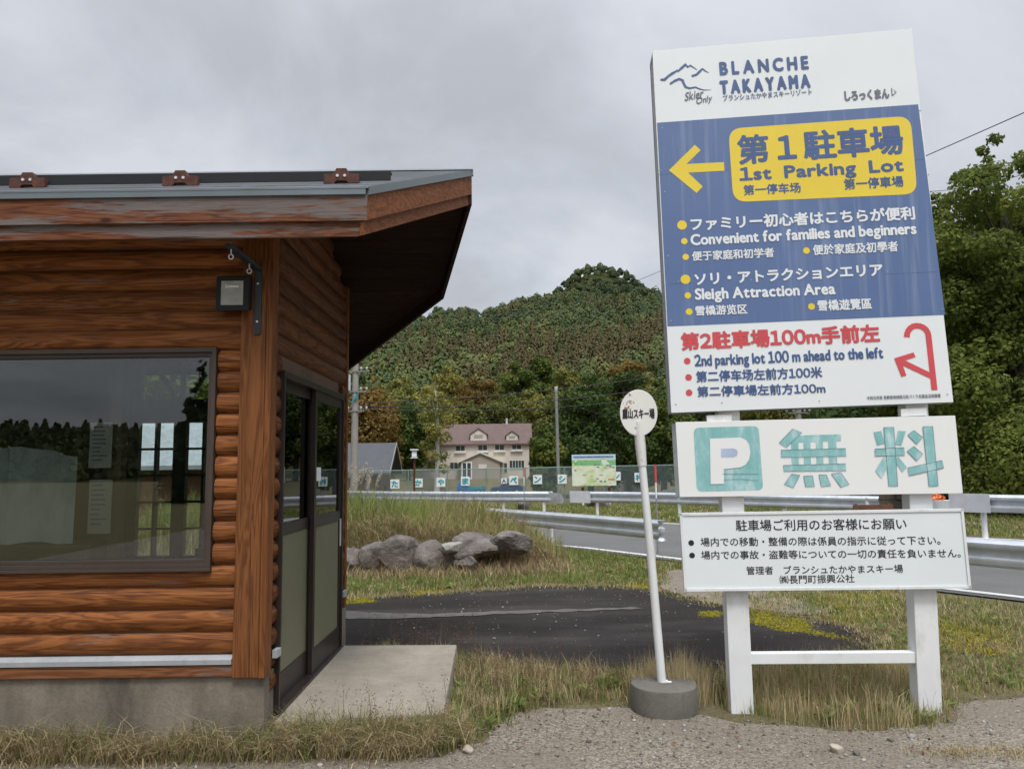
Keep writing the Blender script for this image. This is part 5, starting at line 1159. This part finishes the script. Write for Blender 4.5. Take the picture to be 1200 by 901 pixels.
# ------------------------------------------------------------------ vehicles
def car(loc, rz, paint, label, kind='car', group=None):
    o = thing({'truck': 'pickup_truck'}.get(kind, 'parked_car'), loc, label, 'truck' if kind == 'truck' else 'car', group, rz)
    pm_ = plain('paint', paint, .25, .03, 1); Lh = 1.7 if kind == 'truck' else 2.0; hw = .74 if kind == 'truck' else .82
    prof = {'car': [(-2, .35), (-2, .78), (-1.75, .92), (-1.0, .98), (-.45, 1.42), (1.0, 1.46), (1.7, 1.05), (1.98, .95), (2, .35)],
            'van': [(-2, .35), (-2, .8), (-1.75, 1.0), (-1.3, 1.1), (-.85, 1.72), (1.8, 1.76), (1.98, 1.1), (2, .35)],
            'truck': [(-1.7, .35), (-1.7, .9), (-1.62, 1.05), (-1.35, 1.72), (-.45, 1.74), (-.38, .62), (1.7, .62), (1.7, .35)]}[kind]
    b = MB(); n = len(prof); vs = []
    for s_ in (-1, 1):
        for (x, z) in prof: vs.append((x, s_*(hw-(max(0, z-.95)*.18)), z))
    b.add(vs, [tuple(range(n))[::-1], tuple(range(n, 2*n))]+[(i, (i+1) % n, n+(i+1) % n, n+i) for i in range(n)]); bd_ = b.build('body', pm_, o, True, bevel=.03)
    if kind == 'truck':
        b = MB(); b.box(-.3, 1.7, -hw+.02, hw-.02, .63, .7)
        for s_ in (-1, 1): b.box(-.3, 1.7, s_*(hw-.02)-.02, s_*(hw-.02)+.02, .7, .98)
        b.box(-.3, -.26, -hw+.05, hw-.05, .7, 1.25); b.box(1.66, 1.70, -hw+.05, hw-.05, .7, .98); b.build('cargo_bed', plain('bed', (.02, .30, .33), .4, .05, 1), o, True)
        sidew = [(-1.22, 1.08), (-.5, 1.08), (-.5, 1.6), (-1.12, 1.6)]; ws = [(-1.615, 1.12), (-1.39, 1.62)]
    elif kind == 'van': sidew = [(-1.1, 1.12), (1.75, 1.12), (1.66, 1.6), (-.8, 1.6)]; ws = [(-1.27, 1.14), (-.9, 1.66)]
    else: sidew = [(-.85, 1.0), (1.4, 1.02), (.95, 1.38), (-.42, 1.36)]; ws = [(-.96, 1.02), (-.5, 1.39)]
    for s_ in (-1, 1):
        b = MB(); b.add([(x, s_*(hw-(max(0, z-.95)*.18)+.006), z) for x, z in sidew], [tuple(range(4))[::s_]]); b.build('side_window', M['darkglass'], o, True)
    b = MB(); dxw = -.012; b.add([(ws[0][0]+dxw, -hw*.84, ws[0][1]), (ws[0][0]+dxw, hw*.84, ws[0][1]), (ws[1][0]+dxw, hw*.76, ws[1][1]), (ws[1][0]+dxw, -hw*.76, ws[1][1])], [(0, 1, 2, 3)]); b.build('windscreen', M['darkglass'], o, True)
    for s_ in (-1, 1):
        b = MB(); b.box(-Lh-.012, -Lh+.1, s_*hw*.68-.16, s_*hw*.68+.16, .68, .80); b.build('headlight', M['insul'], o, True)
        for xw in (-1.2 if kind != 'truck' else -1.1, 1.2):
            b = MB(); b.tube([(xw, s_*(hw-.14), .31), (xw, s_*(hw+.012), .31)], .31, 20); wl = b.build('wheel', M['black'], o, True, smooth=True); b = MB(); b.tube([(xw, s_*(hw+.004), .31), (xw, s_*(hw+.02), .31)], .19, 14); b.build('rim', M['zincdull'], wl, True, smooth=True)
    return o
car((tp(551, 97), 97, -1.74), R(-14), (.03, .16, .42), 'small blue pickup truck behind the fence', 'truck')
car((tp(592, 96), 96, -1.74), R(8), (.03, .055, .16), 'dark blue car parked behind the fence below the porch')
car((tp(786, 60), 60, -1.74), R(25), (.10, .12, .13), 'dark grey car behind the fence beside the tall sign')
# planter bucket and a brown crate behind the sign boards
pk = G(1089, 604); bx_ = tp(1088, 15.6)
pt = thing('planter', (bx_, 15.6, 0), 'white planter with orange flowers glimpsed between the sign boards', 'planter')
zt_ = PY(1088, 586, 15.6)[2]
b = MB(); b.tube([(bx_, 15.6, 0), (bx_, 15.6, zt_-.02), (bx_, 15.6, zt_)], [.2, .27, .28], 16); b.build('pot', M['whitepaint'], pt, smooth=True)
V, Fq, T = blobs([(bx_-.02, 15.6, zt_+.06)], [(.2, .2, .09)], 160, .04, [.5]); np_mesh('flowers', V, Fq, M['orange'], pt, attr=T)
b = MB(); a_ = PY(1000, 588, 17.5); c_ = PY(1047, 597, 17.5)
for k in range(3): b.box(a_[0], c_[0], 17.5, 17.54, .18+k*.16, .32+k*.16)
for xx in (a_[0]+.05, c_[0]-.1): b.box(xx, xx+.06, 17.541, 17.6, 0, .66)
tag(b.build('board_stack', M['brown'], None), 'brown plank barrier glimpsed between the sign boards', 'barrier')
# stone wall under the right trees
b = MB(); r = random.Random(5)
for k in range(4):
    x = 11.5
    while x < 24:
        w = r.uniform(.5, .9); b.box(x, x+w-.02, 25.5+r.uniform(-.04, .04), 26.0, k*.36, k*.36+.345); x += w
tag(b.build('stone_wall', M['concrete'], None, bevel=.02), 'grey block wall in the shade below the right hand trees', 'wall')

# ------------------------------------------------------------------ bank, boulders, stones
def bank_h(x, y):
    u = np.clip((x+7)/6.3, 0, 1); e1 = np.clip((.9-x)/1.6, 0, 1); f1_ = np.clip((y-11.55)/.55, 0, 1); b1 = np.clip((18.2-x*.95-y)/1.6, 0, 1)
    return .62*np.minimum(1, e1)*(f1_**.6)*np.minimum(1, b1)*(.85+.15*np.sin(x*2+y))
bx = np.linspace(-9, 1.4, 64); by = np.linspace(11.3, 22, 60); BX, BY = np.meshgrid(bx, by); BZ = bank_h(BX, BY)-.015
V = np.stack([BX.ravel(), BY.ravel(), BZ.ravel()], 1); nx = len(bx); idx = np.arange((len(by)-1)*nx).reshape(len(by)-1, nx)[:, :-1].ravel()
tag(np_mesh('grass_bank', V, np.stack([idx, idx+1, idx+1+nx, idx+nx], 1), M['soil'], smooth=True), kind='structure')
def boulder(name, c, s, seed, mat, label, cat='boulder', group=None, rough=.2, sub=4):
    bm = bmesh.new(); bmesh.ops.create_icosphere(bm, subdivisions=sub, radius=1); r_ = np.random.default_rng(seed); pls = unit(r_.normal(size=(11, 3))); dd = r_.uniform(.52, .86, 11)
    from mathutils import noise as mn
    for v in bm.verts:
        p = np.array(v.co); k = 1.0
        for n_, d in zip(pls, dd):
            t = np.dot(p, n_)
            if t*k > d: k = d/t
        q = p*k; f = 1+rough*.28*mn.noise(Vector(q*2.2)+Vector((seed, 0, 0)))+rough*.22*mn.noise(Vector(q*7)+Vector((0, seed, 0)))
        v.co = Vector(q*f*np.array(s))
    me = bpy.data.meshes.new(name); bm.to_mesh(me); bm.free()
    if sub < 4: me.polygons.foreach_set('use_smooth', [True]*len(me.polygons))
    o = bpy.data.objects.new(name, me); COL.objects.link(o); me.materials.append(mat); zmin = min(v.co.z for v in me.vertices); o.location = (c[0], c[1], c[2]); o.rotation_euler = (0, 0, seed*.7)
    return tag(o, label, cat, group)
RK = [(412, 664, 22, 19, 'leftmost low boulder next to the cabin wall'), (440, 655, 13, 21, 'narrow boulder wedged second from the left'), (470, 652, 22, 19, 'large grey boulder, third from the left'), (508, 655, 19, 17, 'brownish boulder half covered by dry grass'),
      (530, 652, 9, 12, 'small dark rock left of the slab shaped boulder'), (529, 641, 6, 5, 'pale small rock perched on the small dark one'), (557, 643, 23, 17, 'flat topped slab shaped boulder in the bank'), (548, 661, 10, 8, 'little rock under the slab shaped boulder'), (597, 637, 22, 13, 'long low boulder, rightmost in the bank')]
for i, (px, py, rx, ry, lab) in enumerate(RK):
    Yb = (11.55 if i not in (5, 7) else 11.35); c = PY(px, py, Yb); k = (Yb/F)
    boulder('boulder', (c[0], c[1], c[2]), (rx*k*1.34, .34, ry*k*1.28), i+3, M['boulder'] if i != 5 else M['palerock'], lab, 'boulder', 'boulders along the grass bank')
for i, (px, py, rx, lab) in enumerate(((612, 598, 9, 'dark rock under the dented rail end'), (690, 594, 8, 'rock in the grass below the map board'), (703, 595, 6, 'smaller rock beside the map board leg'))):
    c = G(px, py); Y_ = min(c[1], 30.0); x = tp(px, Y_); boulder('boulder', (x, Y_, .15), (rx*Y_/F*1.1, .4, .3), 40+i, M['boulder'], lab, 'boulder', None, sub=3)
c = G(547, 882); o = boulder('stone', (c[0], c[1], .018), (.052, .038, .024), 61, M['palestone'], 'pale yellowish flat stone at the gravel edge', 'stone', sub=3)
c = G(980, 882); boulder('stone', (c[0], c[1], .02), (.045, .036, .032), 62, M['palestone'], 'pinkish pale stone on the gravel before the sign', 'stone', sub=3)
c = G(97, 879); boulder('stone', (c[0], c[1], .025), (.045, .04, .036), 63, M['darkstone'], 'dark round stone in the grass by the cabin', 'stone', sub=3)
c = G(1003, 885); boulder('stone', (c[0], c[1], .014), (.026, .022, .02), 64, M['darkstone'], 'small grey stone right of the pinkish one', 'stone', sub=3)

# loose pebbles: one mass
bm = bmesh.new(); bmesh.ops.create_icosphere(bm, subdivisions=1, radius=1); IV = np.array([v.co[:] for v in bm.verts]); IF = np.array([[v.index for v in f.verts] for f in bm.faces]); bm.free()
n = 9000
PXs = rng.uniform(-3.5, 4.6, n); PYs = 3.3+rng.random(n)**1.2*2.1
edge = np.interp(PXs, [-9, -2, -1, -.42, -.22, -.04, .4, .9, 1.4, 2, 2.5, 2.9, 3.6, 4.3, 5.2], [4.44, 4.43, 4.38, 4.40, 4.62, 5.17, 5.22, 5.2, 4.9, 4.7, 4.78, 5.2, 5.35, 4.9, 4.6])
k_ = PYs < edge+.1; PXs, PYs = PXs[k_], PYs[k_]; n = len(PXs); sc_ = np.exp(rng.normal(math.log(.0048), .5, n)); sc3 = sc_[:, None]*rng.uniform(.6, 1.2, (n, 3))*np.array([1, 1, .7])
Vp = (IV[None]*(1+rng.normal(0, .14, (n, len(IV), 1))))*sc3[:, None, :]; a = rng.random(n)*6.28; ca_, sa_ = np.cos(a)[:, None], np.sin(a)[:, None]
Vp = np.stack([Vp[..., 0]*ca_-Vp[..., 1]*sa_+PXs[:, None], Vp[..., 0]*sa_+Vp[..., 1]*ca_+PYs[:, None], Vp[..., 2]+.005+sc3[:, 2:3]*.3], -1)
pe_area = [(3.2, 9.8)]
n2 = 1300; gx = rng.uniform(-1.3, 4.8, n2); gy = 6.0+rng.random(n2)*4.4; gs = np.exp(rng.normal(math.log(.0048), .45, n2))[:, None]*np.array([1, 1, .6])
V2 = (IV[None]*(1+rng.normal(0, .14, (n2, len(IV), 1))))*gs[:, None, :]; V2 = V2+np.stack([gx, gy, np.full(n2, .012)], 1)[:, None, :]
Vp = np.concatenate([Vp, V2]); n = len(Vp)
tag(np_mesh('pebbles', Vp.reshape(-1, 3), (IF[None]+(np.arange(n)*len(IV))[:, None, None]).reshape(-1, 3), M['pebble']), 'loose grey pebbles scattered over the gravel lot', 'gravel', kind='stuff')
# second scatter on the pad's far edge
# ------------------------------------------------------------------ grasses
def blades(P, H, Wd, lean, ldir, tint):
    n = len(P); a = rng.random(n)*6.283; side = np.stack([np.cos(a), np.sin(a), np.zeros(n)], 1)*Wd[:, None]
    ld = np.stack([np.cos(ldir), np.sin(ldir), np.zeros(n)], 1)
    up_ = np.array([0, 0, 1.0])
    mid = P+up_*(H*.55*(1-.25*lean))[:, None]+ld*(H*.22*lean)[:, None]; tip = P+up_*(H*(1-.55*lean))[:, None]+ld*(H*.75*lean)[:, None]
    V = np.stack([P-side, P+side, mid-side*.7, mid+side*.7, tip], 1).reshape(-1, 3); b0 = (np.arange(n)*5)[:, None]
    Fq = np.concatenate([b0+[0, 1, 3], b0+[0, 3, 2], b0+[2, 3, 4]], 1).reshape(-1, 3); return V, Fq, np.repeat(tint, 5)
def grass_obj(name, chunks, mat, label, cat='grass'):
    Vs, Fs, Ts, o_ = [], [], [], 0
    for V, Fq, T in chunks: Vs.append(V); Fs.append(Fq+o_); Ts.append(T); o_ += len(V)
    tag(np_mesh(name, np.concatenate(Vs), np.concatenate(Fs), M[mat], attr=np.concatenate(Ts)), label, cat, kind='stuff')
def tufts(nt_, per, area, h, w, lean=(.15, .8), spread=.05, tint=(.3, .8), zf=None, ldir=None):
    c = area(nt_); nt_ = len(c); who = np.repeat(np.arange(nt_), per); n = len(who)
    P = np.zeros((n, 3)); P[:, :2] = c[who]+rng.normal(0, spread, (n, 2))
    if zf is not None: P[:, 2] = zf(P[:, 0], P[:, 1])
    base_h = rng.uniform(h[0], h[1], nt_)[who]; H = base_h*rng.uniform(.5, 1.1, n)
    ld = rng.random(n)*6.283 if ldir is None else rng.normal(ldir, .9, n)
    tt = np.clip(rng.uniform(tint[0], tint[1], nt_)[who]+rng.normal(0, .12, n), 0, 1)
    return blades(P, H, w*np.exp(rng.normal(0, .38, n)), rng.uniform(lean[0], lean[1], n), ld, tt)
def poly_area(pts):
    pts = np.array(pts, float); lo, hi = pts.min(0), pts.max(0)
    def inside(q):
        x, y = q[:, 0], q[:, 1]; c = np.zeros(len(q), bool); j = len(pts)-1
        for i in range(len(pts)):
            xi, yi = pts[i]; xj, yj = pts[j]
            with np.errstate(divide='ignore', invalid='ignore'):
                c ^= ((yi > y) != (yj > y)) & (x < (xj-xi)*(y-yi)/(yj-yi+1e-12)+xi)
            j = i
        return c
    def f(n):
        q = rng.uniform(lo, hi, (n*4, 2)); q = q[inside(q)]; return q[:n]
    return f
def edges_area(pts, wid):
    pts = np.array(pts, float); seg_ = np.linalg.norm(np.diff(pts, axis=0), axis=1); cum = np.concatenate([[0], np.cumsum(seg_)])
    def f(n):
        t = rng.random(n)*cum[-1]; i = np.clip(np.searchsorted(cum, t)-1, 0, len(seg_)-1); q = pts[i]+(pts[i+1]-pts[i])*((t-cum[i])/seg_[i])[:, None]; return q+rng.normal(0, wid, (n, 2))
    return f
front = poly_area([(-4.3, 4.37), (-1.3, 4.37), (-.55, 4.38), (-.3, 4.5), (-.3, 4.68), (-1.45, 4.62), (-1.5, 4.47), (-4.3, 4.47)])
front_in = poly_area([(-4.3, 4.40), (-1.4, 4.40), (-.4, 4.48), (-.35, 4.68), (-1.4, 4.64), (-1.5, 4.47), (-4.3, 4.47)])
slab_r = poly_area([(-.46, 4.55), (-.1, 4.8), (.0, 5.3), (-.1, 6.2), (-.5, 6.5), (-1.3, 6.75), (-1.3, 6.45), (-.5, 6.4), (-.43, 5.5)])
beltA = poly_area([(-.35, 6.3), (.0, 5.1), (.35, 5.25), (.95, 5.42), (1.45, 5.2), (1.7, 5.6), (1.5, 6.0), (.6, 6.05), (0, 6.25)])
signg = poly_area([(1.4, 5.15), (1.75, 4.82), (2.2, 4.72), (2.7, 4.82), (2.9, 5.2), (3.0, 5.9), (2.4, 6.2), (1.7, 5.9)])
rightg = poly_area([(2.9, 5.3), (3.6, 5.45), (4.3, 5.0), (6, 4.8), (7.5, 6.0), (6.2, 7.8), (5.2, 7.6), (4.2, 8.0), (3.3, 7.9), (3.3, 6.8), (2.7, 6.3)])
backg = poly_area([(2.4, 9.3), (2.9, 8.6), (3.3, 7.8), (5.2, 7.5), (5.8, 8.0), (4.35, 10.2), (3.0, 11.9), (2.95, 10.2)])
pad_edge = edges_area([(-1.3, 6.5), (-.5, 6.25), (.2, 6.1), (1.0, 5.95), (1.75, 6.0), (2.3, 6.25), (3.15, 6.7), (3.3, 7.6), (2.85, 8.4), (2.15, 9.1), (1.85, 9.85), (1.3, 10.2), (.3, 10.3), (-1.0, 9.85), (-2.3, 9.45)], .09)
verge = poly_area([(-4.5, 9.7), (-2.2, 9.75), (-1.0, 10.1), (.3, 10.55), (1.4, 10.45), (1.95, 10.2), (2.3, 11.7), (2.85, 12.1), (1.4, 14.2), (-.6, 16.6), (-.3, 14), (.6, 12.4), (0, 11.9), (-4.5, 11.5)])
bank = poly_area([(-6.5, 11.75), (0.1, 11.8), (.9, 12.2), (.2, 14.6), (-2.2, 17.6), (-6.5, 20.5)])
bank_l = poly_area([(-6.5, 12.1), (-1.55, 12.1), (-1.0, 13.5), (-2.8, 17.0), (-6.5, 20)])
farv = poly_area([(-20, 38.6), (-6, 30.2), (.5, 25.9), (4.6, 21.6), (10.4, 16.2), (12.5, 14.5), (20, 20), (12, 31), (-8, 33.5), (-20, 42)])
away = -math.pi/2
grass_obj('dry_grass', [tufts(400, 24, front, (.18, .42), .0021, (.45, 1.15), .04, (.5, 1.0), ldir=-1.2), tufts(70, 12, poly_area([(-4.3, 4.28), (-.6, 4.28), (-.5, 4.38), (-4.3, 4.38)]), (.04, .12), .002, (.6, 1.3), .05, (.4, .9)), tufts(60, 12, poly_area([(2.1, 4.28), (2.9, 4.26), (3.1, 4.4), (2.2, 4.38)]), (.03, .09), .002, (.4, 1.2), .05, (.3, .9)), tufts(150, 22, slab_r, (.10, .26), .002, (.2, .8), .04, (.3, .9)), tufts(130, 18, beltA, (.08, .26), .002, (.1, .8), .045, (.35, 1.0)), tufts(210, 20, signg, (.10, .30), .0018, (.05, .6), .06, (.3, .95)),
    tufts(60, 40, poly_area([(.8, 5.3), (1.25, 5.2), (1.35, 5.45), (.9, 5.5)]), (.22, .42), .0018, (.05, .4), .035, (.6, 1)), tufts(600, 14, rightg, (.03, .11), .003, (.4, 1), .07, (.2, .9)), tufts(1300, 12, poly_area([(-4.5, 11.0), (.2, 11.0), (1.0, 11.9), (.3, 12.2), (-4.5, 11.9)]), (.10, .34), .0045, (.3, 1), .08, (.2, .9), bank_h), tufts(1500, 12, verge, (.04, .13), .004, (.3, 1), .09, (.3, 1)), tufts(420, 12, pad_edge, (.03, .13), .0028, (.3, 1.1), .05, (.3, 1)), tufts(620, 13, backg, (.03, .13), .003, (.3, 1), .09, (.2, 1.0)), tufts(110, 16, poly_area([(-3.2, 11.15), (.4, 11.15), (.4, 11.4), (-3.2, 11.4)]), (.15, .42), .004, (.3, 1), .09, (.3, 1)), tufts(260, 16, poly_area([(-3.2, 11.7), (.6, 11.7), (.6, 12.3), (-3.2, 12.3)]), (.35, .6), .0045, (.5, 1.2), .1, (.3, 1), bank_h, ldir=-1.57), tufts(900, 9, bank, (.3, .65), .005, (.2, .8), .08, (.4, 1), bank_h), tufts(2500, 8, farv, (.05, .16), .010, (.3, .9), .2, (.3, .9))], 'straw', 'straw coloured dry grass around cabin, slab, signs and bank')
grass_obj('green_grass', [tufts(130, 34, front_in, (.14, .30), .0024, (.2, .8), .05, (.2, .8)), tufts(90, 26, slab_r, (.08, .20), .0024, (.2, .7), .05, (.2, .8)), tufts(95, 22, beltA, (.05, .15), .0024, (.2, .7), .04, (.2, .8)), tufts(170, 20, signg, (.05, .14), .0022, (.2, .7), .05, (.5, .9)), tufts(160, 14, pad_edge, (.03, .10), .003, (.3, 1), .06, (.2, .9)), tufts(420, 14, backg, (.04, .14), .0032, (.3, .9), .08, (.2, 1)), tufts(320, 16, rightg, (.04, .14), .003, (.3, .9), .07, (.3, 1)),
    tufts(1400, 14, verge, (.06, .2), .0042, (.2, .8), .09, (.1, .9)), tufts(1300, 13, bank, (.25, .6), .006, (.2, .75), .09, (.2, 1), bank_h), tufts(500, 14, bank_l, (.45, .95), .007, (.15, .6), .1, (.35, .9), bank_h), tufts(4500, 9, farv, (.06, .2), .011, (.2, .8), .22, (.2, .9))], 'grassgreen', 'green grass on the bank, verge and beside the signs')
grass_obj('yellow_grass', [tufts(500, 14, rightg, (.03, .10), .003, (.3, 1), .08, (.1, .8)), tufts(800, 12, verge, (.04, .12), .004, (.3, 1), .09, (.1, .9)), tufts(120, 18, signg, (.06, .2), .002, (.1, .6), .05, (.2, .8)), tufts(120, 18, beltA, (.06, .18), .002, (.1, .6), .05, (.2, .9)), tufts(900, 10, bank, (.3, .7), .006, (.2, .8), .1, (.2, .9), bank_h), tufts(160, 16, front, (.08, .2), .0022, (.4, 1), .05, (.2, .8))], 'grassdry', 'yellowing grass mixed through the verge and bank')
def litter(n, area, size, zf=None):
    c = area(n); n = len(c); P = np.zeros((n, 3)); P[:, :2] = c; P[:, 2] = rng.uniform(.012, .03, n)
    Nn = unit(np.array([0, 0, 1.0])+rng.normal(0, .45, (n, 3))); V, Fq, T = leaves(P, Nn, size*rng.uniform(.5, 1.5, n), rng.random(n), .55)
    return V, np.concatenate([Fq[:, [0, 1, 2]], Fq[:, [0, 2, 3]]]), T
grass_obj('leaf_litter', [litter(900, beltA, .013), litter(700, signg, .013), litter(1500, rightg, .015), litter(700, slab_r, .013), litter(800, front, .014), litter(300, poly_area([(-.3, 4.5), (0, 5.1), (1.0, 5.1), (2.6, 4.6), (2.4, 4.3), (0, 4.3)]), .011), litter(500, verge, .02), litter(900, pad_edge, .014)], 'weed', 'brown fallen leaves and dead bits lying in the grass and on the gravel', 'leaf litter')
def rosettes(n, area, size):
    c = area(n); n = len(c); k = 9; who = np.repeat(np.arange(n), k); a = rng.random(n*k)*6.283; r_ = size*rng.uniform(.6, 1.3, n)[who]
    P = np.zeros((n*k, 3)); P[:, 0] = c[who, 0]+np.cos(a)*r_*.6; P[:, 1] = c[who, 1]+np.sin(a)*r_*.6; P[:, 2] = .02+rng.random(n*k)*.05
    t = np.stack([np.cos(a), np.sin(a), np.full(n*k, .35)], 1); t = unit(t); b_ = np.stack([-np.sin(a), np.cos(a), np.zeros(n*k)], 1); S = (r_*.6)[:, None]
    V = np.stack([P-t*S, P-b_*S*.34, P+t*S, P+b_*S*.34], 1).reshape(-1, 3); Fq = np.arange(n*k*4).reshape(-1, 4)
    return V, np.concatenate([Fq[:, [0, 1, 2]], Fq[:, [0, 2, 3]]]), np.repeat(rng.uniform(.1, .8, n*k), 4)
grass_obj('broad_weeds', [rosettes(70, beltA, .05), rosettes(50, signg, .045), rosettes(120, rightg, .05), rosettes(60, slab_r, .05), rosettes(60, front, .05), rosettes(160, verge, .07)], 'grassgreen', 'low broad leaved weeds growing among the dry grass', 'weeds')
mossy = lambda pts: poly_area([g2(*p) for p in pts])
ch = []
for pts, k in (([(868, 702), (880, 698), (945, 727), (950, 738), (925, 742), (880, 730)], 900), ([(402, 702), (432, 701), (437, 706), (402, 708)], 240), ([(480, 695), (520, 688), (528, 690), (490, 699)], 200), ([(735, 684), (760, 684), (758, 690), (740, 690)], 160), ([(822, 718), (842, 717), (840, 723), (826, 723)], 120), ([(880, 800), (960, 792), (960, 806), (900, 814)], 260), ([(950, 700), (1040, 690), (1060, 720), (980, 735)], 260), ([(1095, 720), (1180, 735), (1180, 770), (1110, 760)], 300), ([(900, 735), (960, 740), (1000, 750), (960, 745)], 120)):
    ch.append(tufts(int(k*1.5), 22, mossy(pts), (.010, .026), .007, (.3, 1.2), .04, (.3, 1.0)))
grass_obj('moss', ch, 'mossleaf', 'bright yellow green moss at the edge of the old asphalt', 'moss')
# seed-headed weeds
def weeds(n, area, h, zf=None):
    c = area(n); n = len(c); H = rng.uniform(h[0], h[1], n); P = np.zeros((n, 3)); P[:, :2] = c
    if zf is not None: P[:, 2] = zf(P[:, 0], P[:, 1])
    ld = rng.random(n)*6.283; ln = rng.uniform(.05, .3, n); st_ = blades(P, H, np.full(n, .0022), ln, ld, rng.uniform(.2, .7, n))
    m_ = 30; who = np.repeat(np.arange(n), m_); q = rng.uniform(.45, 1.02, n*m_); L_ = np.stack([np.cos(ld), np.sin(ld)], 1)[who]
    C = P[who].copy(); C[:, 2] += H[who]*q*(1-.5*ln[who]*q); C[:, :2] += L_*(H[who]*.7*ln[who]*q**2)[:, None]+rng.normal(0, 1, (n*m_, 2))*(.012+.05*H[who]*(1.05-q))[:, None]
    V, Fq, T = leaves(C, unit(rng.normal(size=(n*m_, 3))), .0052*rng.uniform(.6, 1.4, n*m_), np.repeat(rng.uniform(0, .8, n), m_), .5)
    Ft = np.concatenate([Fq[:, [0, 1, 2]], Fq[:, [0, 2, 3]]]); return st_, (V, Ft, T)
ch = []
for a_ in (weeds(26, poly_area([(-1.2, 4.5), (-.4, 4.55), (-.4, 4.72), (-1.2, 4.68)]), (.15, .42)), weeds(40, slab_r, (.15, .42)), weeds(110, beltA, (.12, .34)), weeds(40, poly_area([(-1.3, 6.5), (-.4, 6.45), (-.3, 6.8), (-1.3, 7.0)]), (.2, .5)), weeds(30, signg, (.15, .35)), weeds(220, verge, (.06, .2)), weeds(420, bank, (.4, .85), bank_h), weeds(160, poly_area([(-1.6, 11.9), (.9, 12.0), (.3, 14.0), (-1.4, 14.5)]), (.35, .7), bank_h), weeds(160, poly_area([(-3.2, 11.15), (.4, 11.15), (.4, 11.35), (-3.2, 11.35)]), (.2, .5)), weeds(120, poly_area([(-3.2, 11.0), (.6, 11.0), (.6, 11.4), (-3.2, 11.4)]), (.12, .35)), weeds(120, rightg, (.06, .2))): ch += list(a_)
grass_obj('seeding_weeds', ch, 'weed', 'reddish brown weeds with seed heads along the slab and gravel edge', 'weeds')
# pampas plumes by the cabin corner
ch = []
c = poly_area([(-3.3, 12.6), (-2.35, 12.6), (-2.45, 13.6), (-3.0, 15.2), (-4.2, 15.0)])(26); n = len(c)
P = np.zeros((n, 3)); P[:, :2] = c; P[:, 2] = bank_h(c[:, 0], c[:, 1]); H = rng.uniform(.9, 1.35, n); ld = rng.normal(.3, .7, n); ln = rng.uniform(.15, .4, n)
ch.append(blades(P, H, np.full(n, .004), ln, ld, np.full(n, .3))); m_ = 90; who = np.repeat(np.arange(n), m_); q = rng.uniform(.8, 1.06, n*m_)
C = P[who].copy(); C[:, 2] += H[who]*(q*(1-.45*ln[who]*q)); C[:, :2] += np.stack([np.cos(ld), np.sin(ld)], 1)[who]*(H[who]*.72*ln[who]*q**2)[:, None]; C += rng.normal(0, .011, C.shape)
V, Fq, T = leaves(C, unit(rng.normal(size=C.shape)), .017*rng.uniform(.6, 1.3, n*m_), rng.random(n*m_), .35); ch.append((V, np.concatenate([Fq[:, [0, 1, 2]], Fq[:, [0, 2, 3]]]), T))
grass_obj('plume_grass', ch, 'plume', 'tall pale plume grass beside the cabin corner', 'grass')

# ------------------------------------------------------------------ behind the camera (seen mirrored in the cabin window)
bx = np.linspace(-260, 160, 40); by = np.linspace(-230, -120, 10); BX, BY = np.meshgrid(bx, by); BZ = np.clip((-BY-120)/110, 0, 1)*(11+3*np.sin(BX*.03)+2*np.sin(BX*.011+1))
V = np.stack([BX.ravel(), BY.ravel(), BZ.ravel()], 1); nx = len(bx); idx = np.arange((len(by)-1)*nx).reshape(len(by)-1, nx)[:, :-1].ravel()
tag(np_mesh('hill', V, np.stack([idx, idx+nx, idx+1+nx, idx+1], 1), M['hillsoil'], smooth=True), kind='structure')
n = 2600; X = rng.uniform(-255, 150, n); Y = rng.uniform(-225, -122, n); Z = np.clip((-Y-120)/110, 0, 1)*(11+3*np.sin(X*.03)+2*np.sin(X*.011+1))
who = np.repeat(np.arange(n), 60); q = rng.random(len(who)); a = rng.random(len(who))*6.283; hh = rng.uniform(4.5, 6.5, n)[who]
C = np.stack([X[who]+np.cos(a)*(1-q)*2.4, Y[who]+np.sin(a)*(1-q)*2.4, Z[who]+hh*(.1+.9*q)], 1); Nn = unit(np.stack([np.cos(a), np.sin(a), np.full(len(a), .5)], 1)+rng.normal(size=C.shape)*.4)
V, Fq, T = leaves(C, Nn, np.full(len(C), .8), rng.uniform(0, .4, n)[who], .75)
tag(np_mesh('woodland', V, Fq, M['hillleaf'], attr=T), 'dark wooded ridge mirrored in the cabin window', 'forest', kind='stuff')
tree('conifer_tree', -16.6, -31, 7.9, 2.3, 9000, .16, 'leafdark', .1, 'dark spruce mirrored in the right part of the cabin window', shape='cone', seed=90, base=.08)

print('faces', sum(len(o.data.polygons) for o in bpy.data.objects if o.type == 'MESH'))
